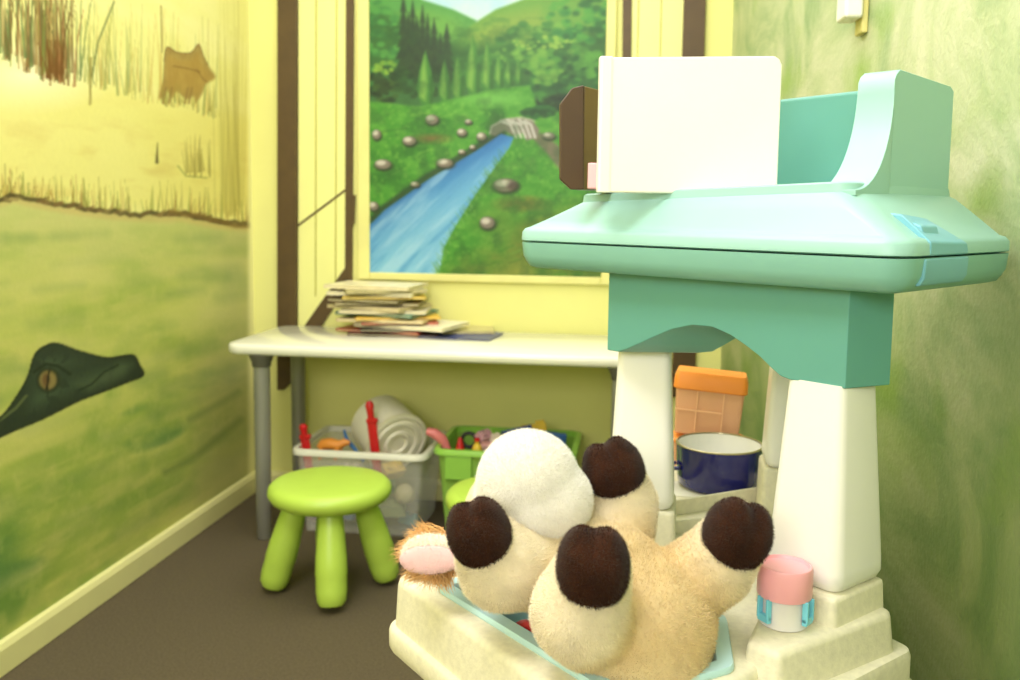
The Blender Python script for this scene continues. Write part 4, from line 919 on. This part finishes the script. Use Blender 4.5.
def furry(name, me, parent, m, colf, n, length, width, comb=Vector((0, 0, -.5)), jit=.45, seed=1, curl=.3):
    """adds short strands of pile to the mesh and colours everything point by point"""
    rng = np.random.default_rng(seed); base = np.array(root_loc(parent))
    nv = len(me.vertices); co = np.zeros(nv * 3); me.vertices.foreach_get('co', co); co = co.reshape(-1, 3)
    me.calc_loop_triangles(); nt = len(me.loop_triangles); tri = np.zeros(nt * 3, np.int32); me.loop_triangles.foreach_get('vertices', tri); tri = tri.reshape(-1, 3)
    a, b, c = co[tri[:, 0]], co[tri[:, 1]], co[tri[:, 2]]; cr = np.cross(b - a, c - a); ar = np.linalg.norm(cr, axis=1); nrm = cr / (ar[:, None] + 1e-12)
    idx = rng.choice(nt, n, p=ar / ar.sum()); r1 = np.sqrt(rng.random(n)); r2 = rng.random(n)
    p = a[idx] * (1 - r1)[:, None] + b[idx] * (r1 * (1 - r2))[:, None] + c[idx] * (r1 * r2)[:, None]; nn_ = nrm[idx]
    rd = rng.normal(size=(n, 3)); d = nn_ + np.array(comb) * .8 + rd * jit; d -= nn_ * np.minimum(0, (d * nn_).sum(1))[:, None] * 1.2; d /= np.linalg.norm(d, axis=1)[:, None]
    L = length * (.5 + .8 * rng.random(n)); side = np.cross(d, nn_ + rd * .3); side /= np.linalg.norm(side, axis=1)[:, None] + 1e-9
    tip = p + d * L[:, None] ; v0 = p - side * width / 2 - nn_ * .001; v1 = p + side * width / 2 - nn_ * .001
    allv = np.concatenate([co, np.stack([v0, v1, tip], 1).reshape(-1, 3)])
    pol = [tuple(q.vertices) for q in me.polygons]; loops = np.concatenate([np.concatenate([np.array(q) for q in pol]), nv + np.arange(3 * n)]).astype(np.int32)
    sizes = np.concatenate([np.array([len(q) for q in pol]), np.full(n, 3)]); starts = np.concatenate([[0], np.cumsum(sizes)[:-1]]).astype(np.int32)
    m2 = bpy.data.meshes.new(name); m2.vertices.add(len(allv)); m2.vertices.foreach_set('co', (allv - base).ravel()); m2.loops.add(len(loops)); m2.loops.foreach_set('vertex_index', loops)
    m2.polygons.add(len(starts)); m2.polygons.foreach_set('loop_start', starts); m2.update(calc_edges=True)
    m2.polygons.foreach_set('use_smooth', np.ones(len(starts), bool))
    cc = colf(allv); vv = np.ones(len(allv)); f = .95 + .09 * rng.random(n); vv[nv:] = np.repeat(f, 3); vv[nv + 2::3] *= 1.03; vv[nv::3] *= .96; vv[nv + 1::3] *= .96
    c4 = np.ones((len(allv), 4)); c4[:, :3] = np.clip(srgb2lin(cc) * vv[:, None], 0, 1); at = m2.color_attributes.new('paint', 'FLOAT_COLOR', 'POINT'); at.data.foreach_set('color', c4.ravel())
    m2.materials.append(m); o = bpy.data.objects.new(name, m2); COL.objects.link(o); o.parent = parent; bpy.data.meshes.remove(me); return o
m_fur = mat_attr('plush pile', rough=.9, bump=.0, bscale=200, var=.05, sheen=.2, spec=.05)
nt_ = m_fur.node_tree; tr_ = nt_.nodes.new('ShaderNodeBsdfTranslucent'); mx_ = nt_.nodes.new('ShaderNodeMixShader'); mx_.inputs['Fac'].default_value = .26
nt_.links.new(nt_.nodes['Vector Math'].outputs['Vector'], tr_.inputs['Color']); nt_.links.new(nt_.nodes['Principled BSDF'].outputs['BSDF'], mx_.inputs[1]); nt_.links.new(tr_.outputs['BSDF'], mx_.inputs[2])
nt_.links.new(mx_.outputs['Shader'], nt_.nodes['Material Output'].inputs['Surface'])
CW = empty('plush_cow', Dp(600, 640, 1.88), 'cream plush toy cow lying on its back in the blue tub', 'plush toy')
belly = Dp(636, 620, 1.87); chest = Dp(580, 572, 1.97)
hipN = Dp(592, 622, 1.80); hoofN = Dp(594, 570, 1.68); kneeN = Dp(580, 612, 1.71)
hipF = Dp(690, 582, 1.92); hoofF = Dp(738, 533, 1.87); kneeF = Dp(714, 566, 1.88)
shN = Dp(540, 562, 1.97); elN = Dp(501, 566, 1.86); hoofA = Dp(482, 535, 1.83)
shF = Dp(615, 528, 2.06); elF = Dp(622, 505, 2.06); hoofB = Dp(612, 472, 2.05)
headc = Dp(505, 545, 2.10); muz = Dp(531, 485, 1.97)
u = FPX
bm = NB()
ball(bm, belly, .165, 3, (1, 1, .92)); ball(bm, belly.lerp(chest, .5), .150, 3); ball(bm, chest, .125, 3); ball(bm, Dp(640, 650, 1.84), .14, 3)
capsule(bm, [hipN, kneeN, hoofN], [.10, .098, .072]); capsule(bm, [hipF, kneeF, hoofF], [.088, .085, .066])
capsule(bm, [shN, elN, hoofA], [.096, .094, .062]); capsule(bm, [shF, elF, hoofB], [.095, .085, .066])
ball(bm, headc, .125, 3); ball(bm, headc.lerp(muz, .5), .12, 3); ball(bm, headc.lerp(chest, .5), .12, 3)
meb = remeshed(bm, .009, 6)
bel = np.array(belly)
def colbody(v):
    d = np.linalg.norm(v - bel, axis=1); f = np.clip((d - .12) / .13, 0, 1)[:, None]; nz = vnoise(v[:, 0] * 30, v[:, 2] * 30 + v[:, 1] * 20, 5)[:, None]
    low = np.clip((.26 - v[:, 2]) / .2, 0, 1)[:, None]
    return (np.array((230, 202, 144)) * (1 - f) + np.array((247, 237, 210)) * f) * (.95 + .1 * nz) * (1 - .10 * low) 
furry('body', meb, CW, m_fur, colbody, 200000, .0075, .0010, seed=2, jit=.40, comb=Vector((0, 0, -.12)))
# muzzle and chin, white pile
bm = NB(); 
ball(bm, Dp(528, 477, 1.96), .1, 3, (1.06, 1.0, 1.0)); ball(bm, Dp(519, 482, 1.95), .09, 3); ball(bm, Dp(552, 500, 1.955), .086, 3); ball(bm, Dp(532, 506, 1.95), .088, 3); ball(bm, Dp(526, 453, 1.97), .05, 3); ball(bm, Dp(503, 496, 1.98), .062, 3)
mem = remeshed(bm, .008, 8)
furry('muzzle', mem, CW, m_fur, lambda v: np.tile(np.array((253, 251, 243.)), (len(v), 1)), 80000, .0085, .0010, seed=3, jit=.45, comb=Vector((0, 0, -.1)))['label'] = 'white fluffy muzzle'
# split hooves, dark brown pile: two toes each
def hoof(name, c, ax, side, r, seed, ln=1.0):
    ax = ax.normalized(); side = (side - ax * side.dot(ax)).normalized(); f = ax.cross(side); bm = NB()
    rot = Matrix((side, f, ax)).transposed()
    for sg in (-1, 1):
        ball(bm, c + side * sg * r * .30, r, 3, (.66, .92, 1.0 * ln), rot); ball(bm, c + side * sg * r * .34 + ax * r * .42, r * .72, 3, (.62, .95, .86 * ln), rot)
    ball(bm, c - ax * r * .25, r, 3, (.95, .92, .8 * ln), rot)
    me = remeshed(bm, .006, 4)
    furry(name, me, CW, m_fur, lambda v: np.array((62, 35, 22)) * (.8 + .45 * vnoise(v[:, 0] * 40, v[:, 2] * 40 + v[:, 1] * 25, 9)[:, None]), 14000, .006, .0014, seed=seed, jit=.3)['label'] = 'dark brown split hoof'
X1 = Vector((1, 0, 0))
def at_px(c): return c
toC = lambda p: (Vector((0, 0, H)) - p).normalized()
upz = Vector((0, 0, 1))
hoof('hoof', Dp(593, 566, 1.645), toC(hoofN) * .35 + upz, X1, .069, 11, 1.08)
hoof('hoof', Dp(737, 534, 1.84), upz + X1 * .5 + toC(hoofF) * .2, Vector((.8, .3, -.35)), .070, 12)
hoof('hoof', Dp(479, 532, 1.80), Vector((-.45, 0, 0)) + upz + toC(hoofA) * .3, X1 + upz * .4, .065, 13)
hoof('hoof', Dp(613, 469, 2.03), Vector((-.35, 0, 0)) + upz * .8 + toC(hoofB) * .1, X1 + upz * .5, .072, 14, .80)
# ear lying out to the left: white back, pink inner
e0 = Dp(466, 553, 2.0); e1_ = Dp(402, 553, 2.03)
def earmesh(bm, w, th, lift, a0=0.0, a1=1.0, off=0.0):
    ax = (e1_ - e0); L = ax.length; ux = ax / L; up = toC(e0); sx = ux.cross(up).normalized(); up = sx.cross(ux).normalized(); rings = []
    for k in range(13):
        f = a0 + (a1 - a0) * k / 12; ww = w * sqrt(max(.02, 1 - (2 * f - 1) ** 2 * .96)) * (.75 + .25 * f); c = e0 + ux * L * f + up * lift - sx * off
        rings.append([c + sx * ww * cos(t) + up * th * sin(t) for t in [2 * pi * j / 14 for j in range(14)]])
    loft(bm, rings)
bm = NB(); earmesh(bm, .050, .014, 0); me = remeshed(bm, .006, 3)
ear = furry('ear', me, CW, m_fur, lambda v: np.tile(np.array((244, 238, 220.)), (len(v), 1)), 5000, .008, .0014, seed=21)
bm = NB(); earmesh(bm, .037, .010, .014, .04, 1.0, .014); me = remeshed(bm, .005, 3)
furry('ear_lining', me, ear, m_fur, lambda v: np.tile(np.array((244, 208, 206.)), (len(v), 1)), 2500, .004, .0012, seed=22)['label'] = 'pale pink ear lining'
# tan mane: long loose strands round the ear
bm = NB(); rr = random.Random(9); mats_ = []
for k in range(1500):
    if rr.random() < .5:
        c = Dp(440 + rr.gauss(0, 8), 545 + rr.gauss(0, 6), 2.07 + rr.uniform(-.02, .05)); a_ = rr.random(); tgt = Dp(394 + 26 * a_ + rr.gauss(0, 3), 556 - 28 * a_ + rr.gauss(0, 5), 2.07 + rr.uniform(-.05, .06))
    else:
        c = Dp(440 + rr.gauss(0, 10), 566 + rr.gauss(0, 5), 2.05 + rr.uniform(-.02, .05)); a_ = rr.random(); tgt = Dp(402 + 50 * a_ + rr.gauss(0, 3), 576 + 12 * a_ + rr.gauss(0, 4), 2.03 + rr.uniform(-.05, .06))
    m_ = c.lerp(tgt, .5) + Vector((rr.gauss(0, .012), rr.gauss(0, .012), rr.uniform(0, .025)))
    tgt.z = max(tgt.z, BZ + .004) if tgt.x > -.56 else tgt.z; c.z = max(c.z, BZ + .006); m_.z = max(m_.z, BZ + .006)
    P = [c.lerp(m_, f).lerp(m_.lerp(tgt, f), f) for f in (0, .33, .66, 1)]; sd_ = (tgt - c).cross(toC(c)).normalized() * .0017
    vs = [[bm.verts.new(p - sd_ * (1 - i / 3.2)), bm.verts.new(p + sd_ * (1 - i / 3.2))] for i, p in enumerate(P)]
    for i in range(3): bm.faces.new((vs[i][0], vs[i][1], vs[i + 1][1], vs[i + 1][0]))
o = obj('mane', bm, mat('tan mane pile', (224, 176, 112), rough=.7, var=.25, vscale=60), CW, smooth=False); o['kind'] = 'stuff'; o['label'] = 'tan stringy mane'

for o_ in [q for q in COL.objects if q not in BEFORE]:
    if o_.type == 'MESH':
        o_.data.transform(Matrix.Scale(MODEL, 4))
        for md in o_.modifiers:
            if md.type == 'BEVEL': md.width *= MODEL
            if md.type == 'SOLIDIFY': md.thickness *= MODEL
    o_.location = o_.location * MODEL + (Vector((0, 0, LIFT)) if o_.parent is None else Vector((0, 0, 0)))

# ================================================================== LIGHT
def area(name, loc, tgt, size, power, color=(1, .97, .9), sy=None):
    l = bpy.data.lights.new(name, 'AREA'); l.energy = power; l.color = color; l.size = size
    if sy: l.shape = 'RECTANGLE'; l.size_y = sy
    o = bpy.data.objects.new(name, l); COL.objects.link(o); o.location = loc
    o.rotation_euler = (Vector(tgt) - Vector(loc)).to_track_quat('-Z', 'Y').to_euler(); return o
LC = (1, .945, .985)
area('ceiling_light', (-.5, 1.7, 2.47), (-.5, 1.7, 0), 1.5, 42, LC, sy=2.6)
area('bounce_flash', (-.6, .45, 2.4), (.0, 1.25, .95), .6, 21, LC)
area('front_fill', (-.6, -1.5, 1.75), (-.7, 2.8, .3), 1.6, 46, LC, sy=.8)
w = bpy.data.worlds.new('world'); SC.world = w; w.use_nodes = True
w.node_tree.nodes['Background'].inputs['Color'].default_value = (1, .96, 1, 1); w.node_tree.nodes['Background'].inputs['Strength'].default_value = .9
SC.view_settings.view_transform = 'Standard'; SC.view_settings.look = 'None'; SC.view_settings.exposure = -0.04
